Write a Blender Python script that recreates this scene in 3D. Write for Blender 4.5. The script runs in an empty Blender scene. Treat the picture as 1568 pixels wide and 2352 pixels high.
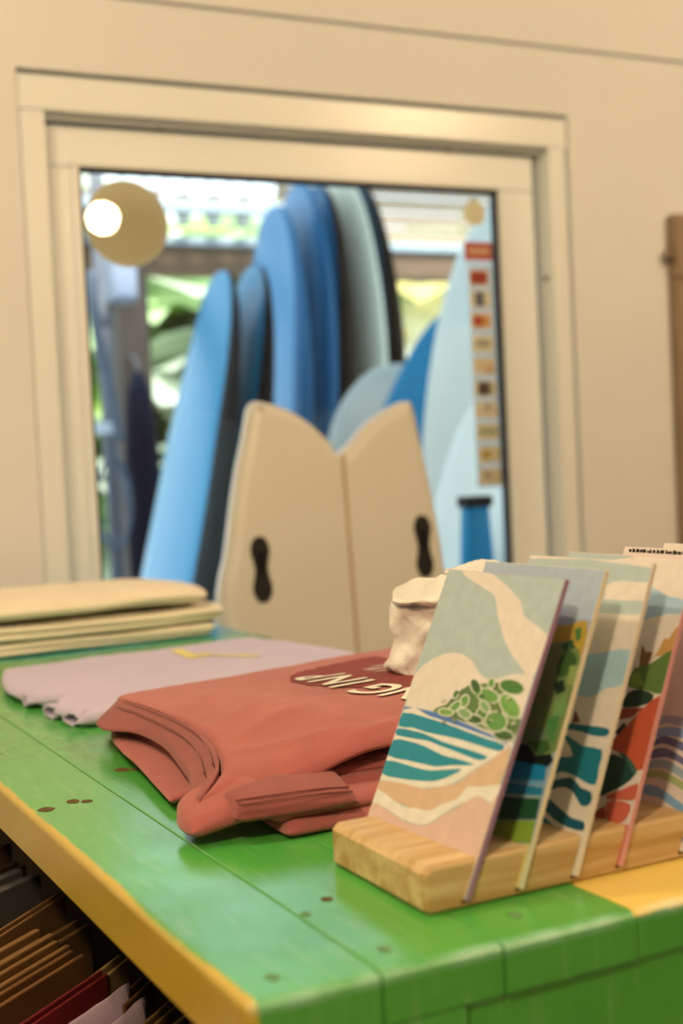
import bpy, bmesh, math, random
from mathutils import Vector, Matrix, noise
from mathutils.bvhtree import BVHTree
random.seed(7)
S = bpy.context.scene
COL = S.collection

# ------------------------------------------------------------------ camera
cam_d = bpy.data.cameras.new('camera')
cam = bpy.data.objects.new('camera', cam_d)
COL.objects.link(cam)
cam_d.sensor_fit = 'HORIZONTAL'
cam_d.sensor_width = 24.0
cam_d.lens = 47.07
cam_d.clip_start = 0.02
cam_d.clip_end = 100
cam_d.dof.use_dof = True
cam_d.dof.focus_distance = 1.0
cam_d.dof.aperture_fstop = 4.6
R_ = Vector((0.89089469, -0.45167344, -0.0479349))
U_ = Vector((0.06136125, 0.01511562, 0.99800116))
F_ = Vector((0.45004605, 0.89205528, -0.04118167))
M = Matrix.Identity(4)
for i in range(3):
    M[i][0] = R_[i]; M[i][1] = U_[i]; M[i][2] = -F_[i]
M[0][3], M[1][3], M[2][3] = 0.0, 0.0, 1.25
cam.matrix_world = M
S.camera = cam

# ------------------------------------------------------------------ sky, exposure
LAMP = (1.0, 0.70, 0.39)
LAMP_POWER = 300.0
SKY_STRENGTH = 3.0
w = bpy.data.worlds.new('sky'); S.world = w
w.use_nodes = True
wn = w.node_tree.nodes; wl = w.node_tree.links
bg = wn['Background']
tc = wn.new('ShaderNodeTexCoord'); sx = wn.new('ShaderNodeSeparateXYZ')
rp = wn.new('ShaderNodeValToRGB')
wl.new(tc.outputs['Generated'], sx.inputs[0]); wl.new(sx.outputs['Z'], rp.inputs[0])
rp.color_ramp.elements[0].position = 0.0; rp.color_ramp.elements[0].color = (0.72, 0.82, 0.86, 1)
rp.color_ramp.elements[1].position = 0.7; rp.color_ramp.elements[1].color = (0.70, 0.84, 1.0, 1)
wl.new(rp.outputs[0], bg.inputs['Color'])
bg.inputs['Strength'].default_value = SKY_STRENGTH
sun_d = bpy.data.lights.new('fill_sun', 'SUN'); fill_sun = bpy.data.objects.new('fill_sun', sun_d); COL.objects.link(fill_sun)
sun_d.energy = 9.0; sun_d.angle = .25; sun_d.color = (1.0, .96, .88)
fill_sun.rotation_euler = (math.radians(38), math.radians(-8), 0)      # added to brighten the leaves; high, from behind the building
S.view_settings.view_transform = 'Standard'
S.view_settings.look = 'None'
S.view_settings.gamma = 1
S.view_settings.exposure = 0.0
S.view_settings.use_curve_mapping = False

# ------------------------------------------------------------------ helpers
def lin(h):
    c = [int(h[i:i+2], 16)/255 for i in (0, 2, 4)]
    return [(x/12.92 if x <= .04045 else ((x+.055)/1.055)**2.4) for x in c]
def alb(h, k=1.0):
    """pigment whose look under the warm lamps is about h"""
    c = lin(h)
    return [min(.9, max(.003, c[i]/LAMP[i]*k)) for i in range(3)]

MATS = {}
def mat(name, col, rough=.6, spec=.35, var=.06, vscale=8, bump=0, bscale=60, metal=0, stretch=(1,1,1), sheen=0):
    if name in MATS: return MATS[name]
    m = bpy.data.materials.new(name); m.use_nodes = True
    nt = m.node_tree; N = nt.nodes; L = nt.links
    b = N['Principled BSDF']
    b.inputs['Roughness'].default_value = rough
    b.inputs['Specular IOR Level'].default_value = spec
    b.inputs['Metallic'].default_value = metal
    if sheen: b.inputs['Sheen Weight'].default_value = sheen
    t = N.new('ShaderNodeTexCoord'); mp = N.new('ShaderNodeMapping')
    mp.inputs['Scale'].default_value = stretch
    L.new(t.outputs['Object'], mp.inputs[0])
    n = N.new('ShaderNodeTexNoise'); n.inputs['Scale'].default_value = vscale; n.inputs['Detail'].default_value = 5
    L.new(mp.outputs[0], n.inputs['Vector'])
    r = N.new('ShaderNodeValToRGB')
    r.color_ramp.elements[0].position = .3; r.color_ramp.elements[1].position = .7
    r.color_ramp.elements[0].color = [max(0, c*(1-var)) for c in col]+[1]
    r.color_ramp.elements[1].color = [min(1, c*(1+var)) for c in col]+[1]
    L.new(n.outputs['Fac'], r.inputs[0]); L.new(r.outputs[0], b.inputs['Base Color'])
    if bump:
        n2 = N.new('ShaderNodeTexNoise'); n2.inputs['Scale'].default_value = bscale; n2.inputs['Detail'].default_value = 4
        L.new(mp.outputs[0], n2.inputs['Vector'])
        bp = N.new('ShaderNodeBump'); bp.inputs['Strength'].default_value = bump; bp.inputs['Distance'].default_value = .002
        L.new(n2.outputs['Fac'], bp.inputs['Height']); L.new(bp.outputs[0], b.inputs['Normal'])
    MATS[name] = m
    return m

def wood_mat(name, c1, c2, rough=.55, scale=(1.2, 22, 22)):
    if name in MATS: return MATS[name]
    m = bpy.data.materials.new(name); m.use_nodes = True
    N = m.node_tree.nodes; L = m.node_tree.links; b = N['Principled BSDF']
    b.inputs['Roughness'].default_value = rough; b.inputs['Specular IOR Level'].default_value = .3
    t = N.new('ShaderNodeTexCoord'); mp = N.new('ShaderNodeMapping'); mp.inputs['Scale'].default_value = scale
    L.new(t.outputs['Object'], mp.inputs[0])
    n = N.new('ShaderNodeTexNoise'); n.inputs['Scale'].default_value = 5; n.inputs['Detail'].default_value = 6; n.inputs['Distortion'].default_value = .6
    L.new(mp.outputs[0], n.inputs['Vector'])
    r = N.new('ShaderNodeValToRGB'); r.color_ramp.elements[0].position = .35; r.color_ramp.elements[1].position = .65
    r.color_ramp.elements[0].color = list(c1)+[1]; r.color_ramp.elements[1].color = list(c2)+[1]
    L.new(n.outputs['Fac'], r.inputs[0]); L.new(r.outputs[0], b.inputs['Base Color'])
    MATS[name] = m
    return m

def link(name, me, m=None, parent=None):
    o = bpy.data.objects.new(name, me); COL.objects.link(o)
    if m is not None:
        if isinstance(m, (list, tuple)):
            for x in m: me.materials.append(x)
        else: me.materials.append(m)
    if parent is not None: o.parent = parent
    return o
def bm_obj(name, bm, m=None, parent=None, smooth=False, bevel=0, seg=2, subsurf=0):
    bmesh.ops.recalc_face_normals(bm, faces=bm.faces)
    me = bpy.data.meshes.new(name); bm.to_mesh(me); bm.free()
    if smooth:
        for p in me.polygons: p.use_smooth = True
    o = link(name, me, m, parent)
    if bevel:
        md = o.modifiers.new('bevel', 'BEVEL'); md.width = bevel; md.segments = seg; md.limit_method = 'ANGLE'; md.angle_limit = .7
    if subsurf:
        md = o.modifiers.new('sub', 'SUBSURF'); md.levels = subsurf; md.render_levels = subsurf
    return o
def add_box(bm, x0, x1, y0, y1, z0, z1):
    v = [bm.verts.new(p) for p in ((x0,y0,z0),(x1,y0,z0),(x1,y1,z0),(x0,y1,z0),(x0,y0,z1),(x1,y0,z1),(x1,y1,z1),(x0,y1,z1))]
    for f in ((0,3,2,1),(4,5,6,7),(0,1,5,4),(1,2,6,5),(2,3,7,6),(3,0,4,7)): bm.faces.new([v[i] for i in f])
def box(name, x0, x1, y0, y1, z0, z1, m, parent=None, bevel=0, seg=2):
    bm = bmesh.new(); add_box(bm, x0, x1, y0, y1, z0, z1)
    return bm_obj(name, bm, m, parent, bevel=bevel, seg=seg)
def add_tube(bm, pts, r, n=10, closed=False):
    pts = [Vector(p) for p in pts]; rings = []
    k = len(pts)
    rr = r if isinstance(r, (list, tuple)) else [r]*k
    up0 = None
    for i, p in enumerate(pts):
        a = pts[(i-1) % k] if (closed or i > 0) else p
        b = pts[(i+1) % k] if (closed or i < k-1) else p
        t = (b-a).normalized()
        if up0 is None:
            up0 = Vector((0,0,1)) if abs(t.z) < .9 else Vector((1,0,0))
        s = t.cross(up0)
        if s.length < 1e-5: s = t.cross(Vector((0,1,0)))
        s.normalize(); q = s.cross(t).normalized(); up0 = q
        rings.append([bm.verts.new(p+(s*math.cos(2*math.pi*j/n)+q*math.sin(2*math.pi*j/n))*rr[i]) for j in range(n)])
    m = k if closed else k-1
    for i in range(m):
        A, B = rings[i], rings[(i+1) % k]
        for j in range(n): bm.faces.new((A[j], A[(j+1)%n], B[(j+1)%n], B[j]))
    if not closed:
        bm.faces.new(rings[0]); bm.faces.new(rings[-1])
def tube(name, pts, r, m, parent=None, n=10, closed=False):
    bm = bmesh.new(); add_tube(bm, pts, r, n, closed)
    return bm_obj(name, bm, m, parent, smooth=True)
def add_lathe(bm, prof, c=(0,0,0), n=24):
    rings = []
    for r, z in prof:
        rings.append([bm.verts.new((c[0]+r*math.cos(2*math.pi*j/n), c[1]+r*math.sin(2*math.pi*j/n), c[2]+z)) for j in range(n)])
    for A, B in zip(rings, rings[1:]):
        for j in range(n): bm.faces.new((A[j], A[(j+1)%n], B[(j+1)%n], B[j]))
    bm.faces.new(rings[0]); bm.faces.new(rings[-1])
def add_prism(bm, poly, y0, y1):
    """poly in (x,z), extruded in y"""
    a = [bm.verts.new((x, y0, z)) for x, z in poly]; b = [bm.verts.new((x, y1, z)) for x, z in poly]
    n = len(poly)
    bm.faces.new(a); bm.faces.new(b[::-1])
    for i in range(n): bm.faces.new((a[i], b[i], b[(i+1)%n], a[(i+1)%n]))
def fill_cap(bm, ring, flip=False):
    from mathutils.geometry import tessellate_polygon
    for a, b, c in tessellate_polygon([[v.co for v in ring]]):
        try: bm.faces.new((ring[c], ring[b], ring[a]) if flip else (ring[a], ring[b], ring[c]))
        except ValueError: pass
def thing(name, label, cat, loc=(0,0,0), rotz=0, group=None):
    o = bpy.data.objects.new(name, None); COL.objects.link(o)
    o.empty_display_size = .05
    o.location = loc; o.rotation_euler = (0, 0, rotz)
    o['label'] = label; o['category'] = cat
    if group: o['group'] = group
    return o
def tag(o, label, cat, group=None, kind=None):
    o['label'] = label; o['category'] = cat
    if group: o['group'] = group
    if kind: o['kind'] = kind
    return o
def struct(o):
    o['kind'] = 'structure'; return o
def smooth_poly(p, it=1):
    """closed Catmull-Rom densify"""
    out = []
    n = len(p)
    for i in range(n):
        p0, p1, p2, p3 = [Vector(p[(i+k) % n]) for k in (-1, 0, 1, 2)]
        out.append(tuple(p1))
        out.append(tuple(.5*((2*p1)+(p2-p0)*.5+(2*p0-5*p1+4*p2-p3)*.25+(3*p1-p0-3*p2+p3)*.125)))
    return out
def resample(pts, n, ease=False):
    pts = [Vector(p) for p in pts]
    # Catmull-Rom through the points, then even steps
    dense = []
    for i in range(len(pts)-1):
        p0 = pts[max(0, i-1)]; p1 = pts[i]; p2 = pts[i+1]; p3 = pts[min(len(pts)-1, i+2)]
        for k in range(12):
            t = k/12
            dense.append(.5*((2*p1)+(p2-p0)*t+(2*p0-5*p1+4*p2-p3)*t*t+(3*p1-p0-3*p2+p3)*t**3))
    dense.append(pts[-1])
    d = [0]
    for a, b in zip(dense, dense[1:]): d.append(d[-1]+(b-a).length)
    out = []; j = 0
    for i in range(n):
        s = d[-1]*(.5-.5*math.cos(math.pi*i/(n-1)) if ease else i/(n-1))
        while j < len(d)-2 and d[j+1] < s: j += 1
        f = (s-d[j])/max(1e-9, d[j+1]-d[j])
        out.append(dense[j].lerp(dense[j+1], min(1, max(0, f))))
    return out

def slab(name, left, right, t, m, parent=None, nu=40, nv=40, edge=.012, amp=.0015, seed=0, wscale=14, crown=0, fine=0, ridges=(), lift=None):
    """folded cloth: closed sheet between two boundary curves (front to back), rounded edges, soft wrinkles.
    ridges: (x0,y0,x1,y1,width,height) creases on the upper side"""
    Lp = resample(left, nv, True); Rp = resample(right, nv, True)
    bm = bmesh.new()
    T = [[None]*nv for _ in range(nu)]; B = [[None]*nv for _ in range(nu)]
    for i in range(nu):
        # finer steps near the rims
        u = .5-.5*math.cos(math.pi*i/(nu-1))
        for j in range(nv):
            p = Lp[j].lerp(Rp[j], u)
            du = min(u, 1-u)*(Rp[j]-Lp[j]).length
            v = .5-.5*math.cos(math.pi*j/(nv-1))
            dv = min(v, 1-v)*((Lp[-1]-Lp[0]).length+(Rp[-1]-Rp[0]).length)/2
            e = min(1, du/edge); f = min(1, dv/edge)
            h = t/2*math.sqrt(max(0, 1-(1-e)**2))*math.sqrt(max(0, 1-(1-f)**2))
            q = Vector((p.x*wscale+seed*7.3, p.y*wscale, seed*3.1))
            wv = noise.noise(q)*amp+noise.noise(q*2.3)*amp*.45
            if fine: wv += noise.noise(Vector((p.x*60+p.y*25, p.y*14, seed)))*fine
            for (x0, y0, x1, y1, wd, ht) in ridges:
                dx, dy = x1-x0, y1-y0
                s = max(0, min(1, ((p.x-x0)*dx+(p.y-y0)*dy)/(dx*dx+dy*dy)))
                ds = math.hypot(p.x-x0-dx*s, p.y-y0-dy*s)
                wv += ht*math.exp(-(ds/wd)**2)*(math.sin(math.pi*min(1, max(0, s*.9+.05)))**.5)
            k = min(e, f)
            c = crown*(1-(2*u-1)**2)*(1-(2*v-1)**2)
            zc = p.z+t/2+c+(lift(p.x, p.y) if lift else 0)
            side = noise.noise(Vector((p.x*13+seed, p.y*13, 5.5)))*.0042*(1-k)
            top = Vector((p.x+side, p.y+side*.8, max(zc+h+wv*k, zc-h*.5)))
            T[i][j] = bm.verts.new(top)
            if i in (0, nu-1) or j in (0, nv-1): B[i][j] = T[i][j]
            else: B[i][j] = bm.verts.new((p.x, p.y, zc-h))
    for i in range(nu-1):
        for j in range(nv-1):
            bm.faces.new((T[i][j], T[i+1][j], T[i+1][j+1], T[i][j+1]))
            if len({B[i][j], B[i+1][j], B[i+1][j+1], B[i][j+1]}) >= 3:
                vs = []
                for x in (B[i][j], B[i][j+1], B[i+1][j+1], B[i+1][j]):
                    if x not in vs: vs.append(x)
                try: bm.faces.new(vs)
                except ValueError: pass
    return bm_obj(name, bm, m, parent, smooth=True)

def text_mesh(body, size, extrude=0, bold=0):
    c = bpy.data.curves.new('lettering', 'FONT'); c.body = body; c.size = size; c.align_x = 'CENTER'; c.align_y = 'CENTER'; c.extrude = extrude; c.offset = size*bold
    o = bpy.data.objects.new('lettering_tmp', c); COL.objects.link(o)
    bpy.context.view_layer.update()
    dg = bpy.context.evaluated_depsgraph_get()
    me = bpy.data.meshes.new_from_object(o.evaluated_get(dg))
    bpy.data.objects.remove(o); bpy.data.curves.remove(c)
    return me

# ------------------------------------------------------------------ materials
M_WALL = mat('wall_paint', alb('E2C69C', .97), .75, .2, .02, 3, .15, 40)
M_FRAME = mat('frame_enamel', alb('E8CEA4', .97), .3, .5, .015, 3)
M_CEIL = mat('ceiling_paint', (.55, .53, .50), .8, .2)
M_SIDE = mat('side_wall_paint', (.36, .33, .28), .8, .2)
M_FLOOR = mat('floor_boards', (.20, .12, .07), .6, .3, .2, 4)
M_BLACK = mat('black_rubber', (.012, .013, .016), .5, .3)

# ------------------------------------------------------------------ room shell
WY = 2.20
X0, X1, Y0, ZC = -2.6, 4.4, -3.2, 2.55
struct(box('floor', X0-.1, X1+.1, Y0-.1, WY+.12, -.1, 0, M_FLOOR))
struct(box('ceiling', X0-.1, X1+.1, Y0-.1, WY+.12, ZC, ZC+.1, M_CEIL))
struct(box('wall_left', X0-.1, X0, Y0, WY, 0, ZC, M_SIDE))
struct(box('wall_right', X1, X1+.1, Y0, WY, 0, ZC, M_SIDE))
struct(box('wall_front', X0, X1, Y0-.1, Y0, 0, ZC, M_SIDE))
OX0, OX1, OZ0, OZ1 = .554, 1.660, .84, 1.911
bm = bmesh.new()
add_box(bm, X0, OX0, WY, WY+.12, 0, 2.033)
add_box(bm, OX1, X1, WY, WY+.12, 0, 2.033)
add_box(bm, OX0, OX1, WY, WY+.12, OZ1, 2.033)
add_box(bm, OX0, OX1, WY, WY+.12, 0, OZ0)
add_box(bm, X0, X1, WY+.014, WY+.12, 2.033, 2.046)
add_box(bm, X0, X1, WY+.001, WY+.12, 2.046, ZC)
struct(bm_obj('wall_back', bm, M_WALL))

# ------------------------------------------------------------------ window
win = struct(thing('window_1', 'cream enamelled sliding window looking out on the surfboard rack', 'window', (0, 0, 0)))
for k in ('label', 'category'): del win[k]
fy0, fy1 = 2.208, 2.31
def rail(name, x0, x1, y0, y1, z0, z1, m=M_FRAME, bev=.004):
    return box(name, x0, x1, y0, y1, z0, z1, m, win, bev, 3)
rail('frame_head', OX0, OX1, fy0, fy1, 1.846, OZ1-.006)
rail('frame_jamb', OX0+.002, .600, fy0, fy1, OZ0+.06, 1.846)
rail('frame_jamb', 1.616, OX1-.004, fy0, fy1, OZ0+.06, 1.846)
rail('frame_sill', OX0, OX1, fy0-.01, fy1, OZ0, OZ0+.06)
sy0, sy1 = 2.250, 2.286
rail('sash_top_rail', .604, 1.604, sy0, sy1, 1.765, 1.835)
rail('sash_stile', .604, .664, sy0, sy1, OZ0+.125, 1.765)
rail('sash_stile', 1.519, 1.604, sy0, sy1, OZ0+.125, 1.765)
rail('sash_bottom_rail', .604, 1.604, sy0, sy1, OZ0+.062, OZ0+.125)
# stepped bead on the stiles and the head track
rail('track_lip', .604, 1.612, 2.232, 2.240, 1.838, 1.846, bev=.001)
rail('glazing_bead', .650, .6635, 2.244, 2.250, OZ0+.125, 1.765, bev=.002)
rail('glazing_bead', 1.5195, 1.535, 2.244, 2.250, OZ0+.125, 1.765, bev=.002)
rail('glazing_bead', .650, 1.535, 2.244, 2.250, 1.7655, 1.780, bev=.002)
rail('light_block_strip', .6005, 1.6155, 2.2895, 2.305, 1.815, 1.8455, bev=.001)  # added strips that block daylight leaking through the gap round the sash
rail('light_block_strip', .6005, .615, 2.2895, 2.305, OZ0+.062, 1.8145, bev=.001)
rail('light_block_strip', 1.598, 1.6155, 2.2895, 2.305, OZ0+.062, 1.8145, bev=.001)
bm = bmesh.new()
gx0, gx1, gz0, gz1 = .664, 1.519, OZ0+.125, 1.765
for a in ((gx0, gx0+.007, gz0, gz1), (gx1-.007, gx1, gz0, gz1), (gx0, gx1, gz1-.006, gz1), (gx0, gx1, gz0, gz0+.006)):
    add_box(bm, a[0], a[1], 2.256, 2.272, a[2], a[3])
bm_obj('gasket', bm, M_BLACK, win)
gm = bpy.data.materials.new('window_glass'); gm.use_nodes = True
N = gm.node_tree.nodes; L = gm.node_tree.links
for n_ in list(N):
    if n_.type == 'BSDF_PRINCIPLED': N.remove(n_)
tr = N.new('ShaderNodeBsdfTransparent'); tr.inputs[0].default_value = (.97, .99, .98, 1)
gl = N.new('ShaderNodeBsdfGlossy'); gl.inputs['Roughness'].default_value = 0.0
fr = N.new('ShaderNodeFresnel'); fr.inputs[0].default_value = 1.45
mx = N.new('ShaderNodeMixShader')
L.new(fr.outputs[0], mx.inputs[0]); L.new(tr.outputs[0], mx.inputs[1]); L.new(gl.outputs[0], mx.inputs[2])
L.new(mx.outputs[0], N['Material Output'].inputs[0])
box('glass_pane', gx0+.001, gx1-.001, 2.262, 2.266, gz0+.001, gz1-.001, gm, win)
M_SCREW = mat('screw_steel', (.20, .16, .11), .4, .5, metal=.6)
for x, y, z in ((.811, 2.2415, 1.8385), (1.402, 2.2415, 1.8385), (1.612, 2.232, 1.589)):
    bm = bmesh.new()
    add_lathe(bm, [(.0005, -.0035), (.0045, -.0025), (.005, 0), (.0045, .0025), (.0005, .0035)], n=10)
    o = bm_obj('screw_head', bm, M_SCREW, win, smooth=True); o.location = (x, y, z); o.rotation_euler = (math.pi/2, 0, 0)

# ------------------------------------------------------------------ lamps
def bulb_lamp(loc, r, power, label, rim=False):
    t = thing('pendant_lamp', label, 'lamp', loc)
    em = bpy.data.materials.get('bulb_glow')
    if not em:
        em = bpy.data.materials.new('bulb_glow'); em.use_nodes = True
        nt = em.node_tree
        for n_ in list(nt.nodes):
            if n_.type == 'BSDF_PRINCIPLED': nt.nodes.remove(n_)
        e = nt.nodes.new('ShaderNodeEmission'); e.inputs[0].default_value = (*LAMP, 1); e.inputs[1].default_value = power
        nt.links.new(e.outputs[0], nt.nodes['Material Output'].inputs[0])
    bm = bmesh.new(); bmesh.ops.create_uvsphere(bm, u_segments=16, v_segments=10, radius=r)
    bm_obj('bulb', bm, em, t, smooth=True)
    bm = bmesh.new()
    add_lathe(bm, [(.004, r*.9), (r*.55, r*.92), (r*.5, r+.03), (.012, r+.045), (.006, r+.05), (.006, ZC-loc[2]-.02), (.05, ZC-loc[2]-.018), (.05, ZC-loc[2])], n=18)
    bm_obj('lamp_holder', bm, mat('brass', (.5, .35, .15), .35, .5, metal=.8), t, smooth=True)
    return t
bulb_lamp((1.876, -1.48, 2.398), .068, LAMP_POWER, 'round glowing bulb whose reflection shows in the upper left of the glass')
bulb_lamp((-.25, 1.10, 2.36), .052, LAMP_POWER, 'round glowing bulb hanging above the left end of the counter')
bulb_lamp((-.60, -.25, 2.36), .080, LAMP_POWER, 'round glowing bulb hanging left of the viewpoint')
bulb_lamp((2.2, .7, 2.36), .064, LAMP_POWER, 'round glowing bulb hanging right of the counter end')

# ------------------------------------------------------------------ right-hand framed panel
t = thing('framed_panel', 'brown wooden frame around a cream panel on the wall right of the window', 'frame', (1.90, 2.2, .9))
M_BROWN = wood_mat('brown_frame_wood', alb('9A7448', .8), alb('A87E50', .8), .6, (14, 14, 1.5))
box('frame_stile', .001, .038, -.028, -.001, -.1, .687, M_BROWN, t, .003)
box('frame_stile', .512, .55, -.028, -.001, -.1, .687, M_BROWN, t, .003)
box('frame_head', 0, .551, -.03, -.001, .688, .82, M_BROWN, t, .003)
box('panel', .039, .511, -.012, -.001, -.1, .687, M_WALL, t)
box('frame_bottom', 0, .551, -.03, -.001, -.15, -.101, M_BROWN, t, .003)
bm = bmesh.new(); add_lathe(bm, [(.003, -.014), (.008, -.012), (.008, .012), (.003, .014)], (-.009, -.016, .735), 10)
bm_obj('hinge_knuckle', bm, M_SCREW, t, smooth=True)

# ------------------------------------------------------------------ counter
ZT = 1.0
def paint_mat():
    m = bpy.data.materials.new('counter_paint'); m.use_nodes = True
    N = m.node_tree.nodes; L = m.node_tree.links; b = N['Principled BSDF']
    b.inputs['Roughness'].default_value = .36; b.inputs['Specular IOR Level'].default_value = 1.0
    geo = N.new('ShaderNodeNewGeometry'); sp = N.new('ShaderNodeSeparateXYZ'); L.new(geo.outputs['Position'], sp.inputs[0])
    def math_(op, a, bb=None, c=None):
        n = N.new('ShaderNodeMath'); n.operation = op
        for i, v in enumerate((a, bb, c)):
            if v is None: continue
            if isinstance(v, (int, float)): n.inputs[i].default_value = v
            else: L.new(v, n.inputs[i])
        return n.outputs[0]
    def noise_(sc, det, vec=None, st=None):
        n = N.new('ShaderNodeTexNoise'); n.inputs['Scale'].default_value = sc; n.inputs['Detail'].default_value = det
        src = geo.outputs['Position']
        if st:
            mp = N.new('ShaderNodeMapping'); mp.inputs['Scale'].default_value = st; L.new(src, mp.inputs[0]); src = mp.outputs[0]
        L.new(src, n.inputs['Vector']); return n.outputs['Fac']
    def mix_(f, a, bb):
        n = N.new('ShaderNodeMix'); n.data_type = 'RGBA'
        L.new(f, n.inputs[0])
        for i, v in ((6, a), (7, bb)):
            if isinstance(v, (list, tuple)): n.inputs[i].default_value = list(v)+[1]
            else: L.new(v, n.inputs[i])
        return n.outputs[2]
    def step_(v, lo, hi):
        n = N.new('ShaderNodeMapRange'); n.inputs[1].default_value = lo; n.inputs[2].default_value = hi; L.new(v, n.inputs[0]); return n.outputs[0]
    GREEN = [.080, .44, .085]; GREEN2 = [.060, .37, .06]; YEL = alb('D8A42C', .85); BLUE = [.05, .40, .62]
    n1 = noise_(5, 6); n2 = noise_(30, 4); streak = noise_(14, 5, st=(9, 1, 1)); edge = noise_(45, 3)
    c = mix_(step_(n1, .35, .65), GREEN, GREEN2)
    # blue paint near the wall end, green brushed over it
    by = math_('ADD', sp.outputs['Y'], math_('MULTIPLY', n1, .10))
    c = mix_(step_(by, 1.80, 1.90), c, BLUE)
    # the plank painted yellow at the end
    ex = math_('ADD', sp.outputs['X'], math_('MULTIPLY', edge, .006))
    yy = math_('MULTIPLY', step_(ex, .4515, .4535), math_('SUBTRACT', 1.0, step_(ex, .615, .619)))
    ez = math_('ADD', sp.outputs['Z'], math_('MULTIPLY', edge, .006))
    yy = math_('MULTIPLY', yy, step_(ez, .9995, 1.0015))
    yy = math_('MULTIPLY', yy, math_('SUBTRACT', 1.0, step_(sp.outputs['Y'], 1.0, 1.2)))
    c = mix_(yy, c, [.9, .72, .20])
    # the long edge painted yellow, with a ragged line
    le = math_('ADD', sp.outputs['X'], math_('MULTIPLY', edge, .0025))
    le = math_('ADD', le, math_('MULTIPLY', n1, .012))
    c = mix_(math_('SUBTRACT', 1.0, step_(le, .2346, .2375)), c, YEL)
    # worn, chalky paint along the end arris
    wy = math_('SUBTRACT', 1.0, step_(sp.outputs['Y'], .5655, .572)); wz = step_(sp.outputs['Z'], .992, .9985)
    wr = math_('MULTIPLY', math_('MULTIPLY', wy, wz), step_(n2, .30, .6))
    c = mix_(math_('MULTIPLY', wr, .55), c, alb('C8D8A8', .9))
    c2 = mix_(math_('MULTIPLY', step_(streak, .55, .8), .10), c, [.75, .8, .7])
    L.new(c2, b.inputs['Base Color'])
    rr = N.new('ShaderNodeMapRange'); rr.inputs[3].default_value = .14; rr.inputs[4].default_value = .30
    L.new(n2, rr.inputs[0]); L.new(rr.outputs[0], b.inputs['Roughness'])
    st2 = noise_(10, 6, st=(10, 2.2, 1))
    bp = N.new('ShaderNodeBump'); bp.inputs['Strength'].default_value = .3; bp.inputs['Distance'].default_value = .001
    L.new(math_('ADD', st2, math_('MULTIPLY', noise_(170, 3), .35)), bp.inputs['Height']); L.new(bp.outputs[0], b.inputs['Normal'])
    return m
M_PAINT = paint_mat()
tab = thing('display_counter', 'green painted plank counter with a yellow long edge, carrying shirts and the print rack', 'counter', (0, 0, 0))
PX = [.225, .2955, .3655, .4505, .525, .60, .675, .75]
TY0, TY1 = .565, 2.11
random.seed(3)
def plank(x0, x1, zb, zt, y0, soft_left):
    bm = bmesh.new(); add_box(bm, x0, x1, y0, TY1, zb, zt)
    bm.edges.ensure_lookup_table()
    def pick(f): return [e for e in bm.edges if f((e.verts[0].co+e.verts[1].co)/2)]
    near = lambda a, c: abs(a-c) < 1e-5
    big = pick(lambda m: near(m.y, y0) and near(m.z, zt))
    if soft_left: big += pick(lambda m: near(m.x, x0) and near(m.z, zt)) + pick(lambda m: near(m.x, x0) and near(m.y, y0))
    bmesh.ops.bevel(bm, geom=big, offset=.0048, segments=4, profile=.5, affect='EDGES')
    o = bm_obj('plank', bm, M_PAINT, tab, bevel=.0007, seg=1)
    for p in o.data.polygons: p.use_smooth = False
    return o
for i in range(7):
    g0 = 0.0 if i == 0 else .0005
    g1 = 0.0 if i == 6 else .0005
    plank(PX[i]+g0, PX[i+1]-g1, ZT-(.036 if i == 0 else .027), ZT-random.uniform(0, .0004), TY0+random.uniform(-.0006, .0006), i == 0)
# end apron boards under the planks, joint a third of the way along
box('apron_board', .230, .2955, TY0+.001, TY0+.022, .86, ZT-.0365, M_PAINT, tab, .001)
box('apron_board', .2962, .343, TY0+.001, TY0+.022, .86, ZT-.0275, M_PAINT, tab, .001)
box('apron_board', .345, .75, TY0+.003, TY0+.024, .86, ZT-.0275, M_PAINT, tab, .002)
box('apron_board', .70, .745, TY0+.03, TY1, .87, ZT-.029, M_PAINT, tab, .002)
for x, y in ((.33, TY0+.03), (.69, TY0+.03), (.33, TY1-.08), (.69, TY1-.08)):
    box('leg', x, x+.05, y, y+.05, 0, ZT-.029, M_PAINT, tab, .003)
box('shade_board', .338, .350, TY0+.09, TY1-.09, .62, ZT-.0285, mat('painted_shade', (.03, .02, .014), .9, .1), tab)  # added dark sheet standing in for the deep shade under the counter
box('shelf', .30, .745, TY0+.03, TY1-.02, .30, .325, M_PAINT, tab, .003)
M_KNOT = mat('worn_screw_hole', (.10, .075, .03), .8, .2, .5, 300)
M_KNOT2 = mat('filled_screw_hole', alb('6F8A4A', .7), .8, .2, .4, 300)
for x, y, r, m_ in ((.238, .979, .0062, M_KNOT), (.261, .990, .0055, M_KNOT), (.270, .984, .004, M_KNOT), (.324, 1.068, .0062, M_KNOT), (.333, 1.062, .004, M_KNOT),
                 (.321, .678, .0035, M_KNOT), (.311, .592, .0036, M_KNOT2), (.248, .590, .0036, M_KNOT2), (.393, .596, .0034, M_KNOT2), (.300, .662, .003, M_KNOT2)):
    bm = bmesh.new()
    n = 11
    top = [bm.verts.new((r*(1+.3*noise.noise(Vector((k*.9, x*90, 0))))*math.cos(k*2*math.pi/n), 1.2*r*(1+.3*noise.noise(Vector((k*.9, x*90, 3))))*math.sin(k*2*math.pi/n), 0)) for k in range(n)]
    mid = bm.verts.new((0, 0, .0006))
    low = [bm.verts.new(v.co*1.05-Vector((0, 0, .001))) for v in top]
    for k in range(n):
        bm.faces.new((top[k], top[(k+1)%n], mid)); bm.faces.new((top[k], low[k], low[(k+1)%n], top[(k+1)%n]))
    o = bm_obj('screw_hole', bm, m_, tab); o.location = (x, y, ZT+.0002)

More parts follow.
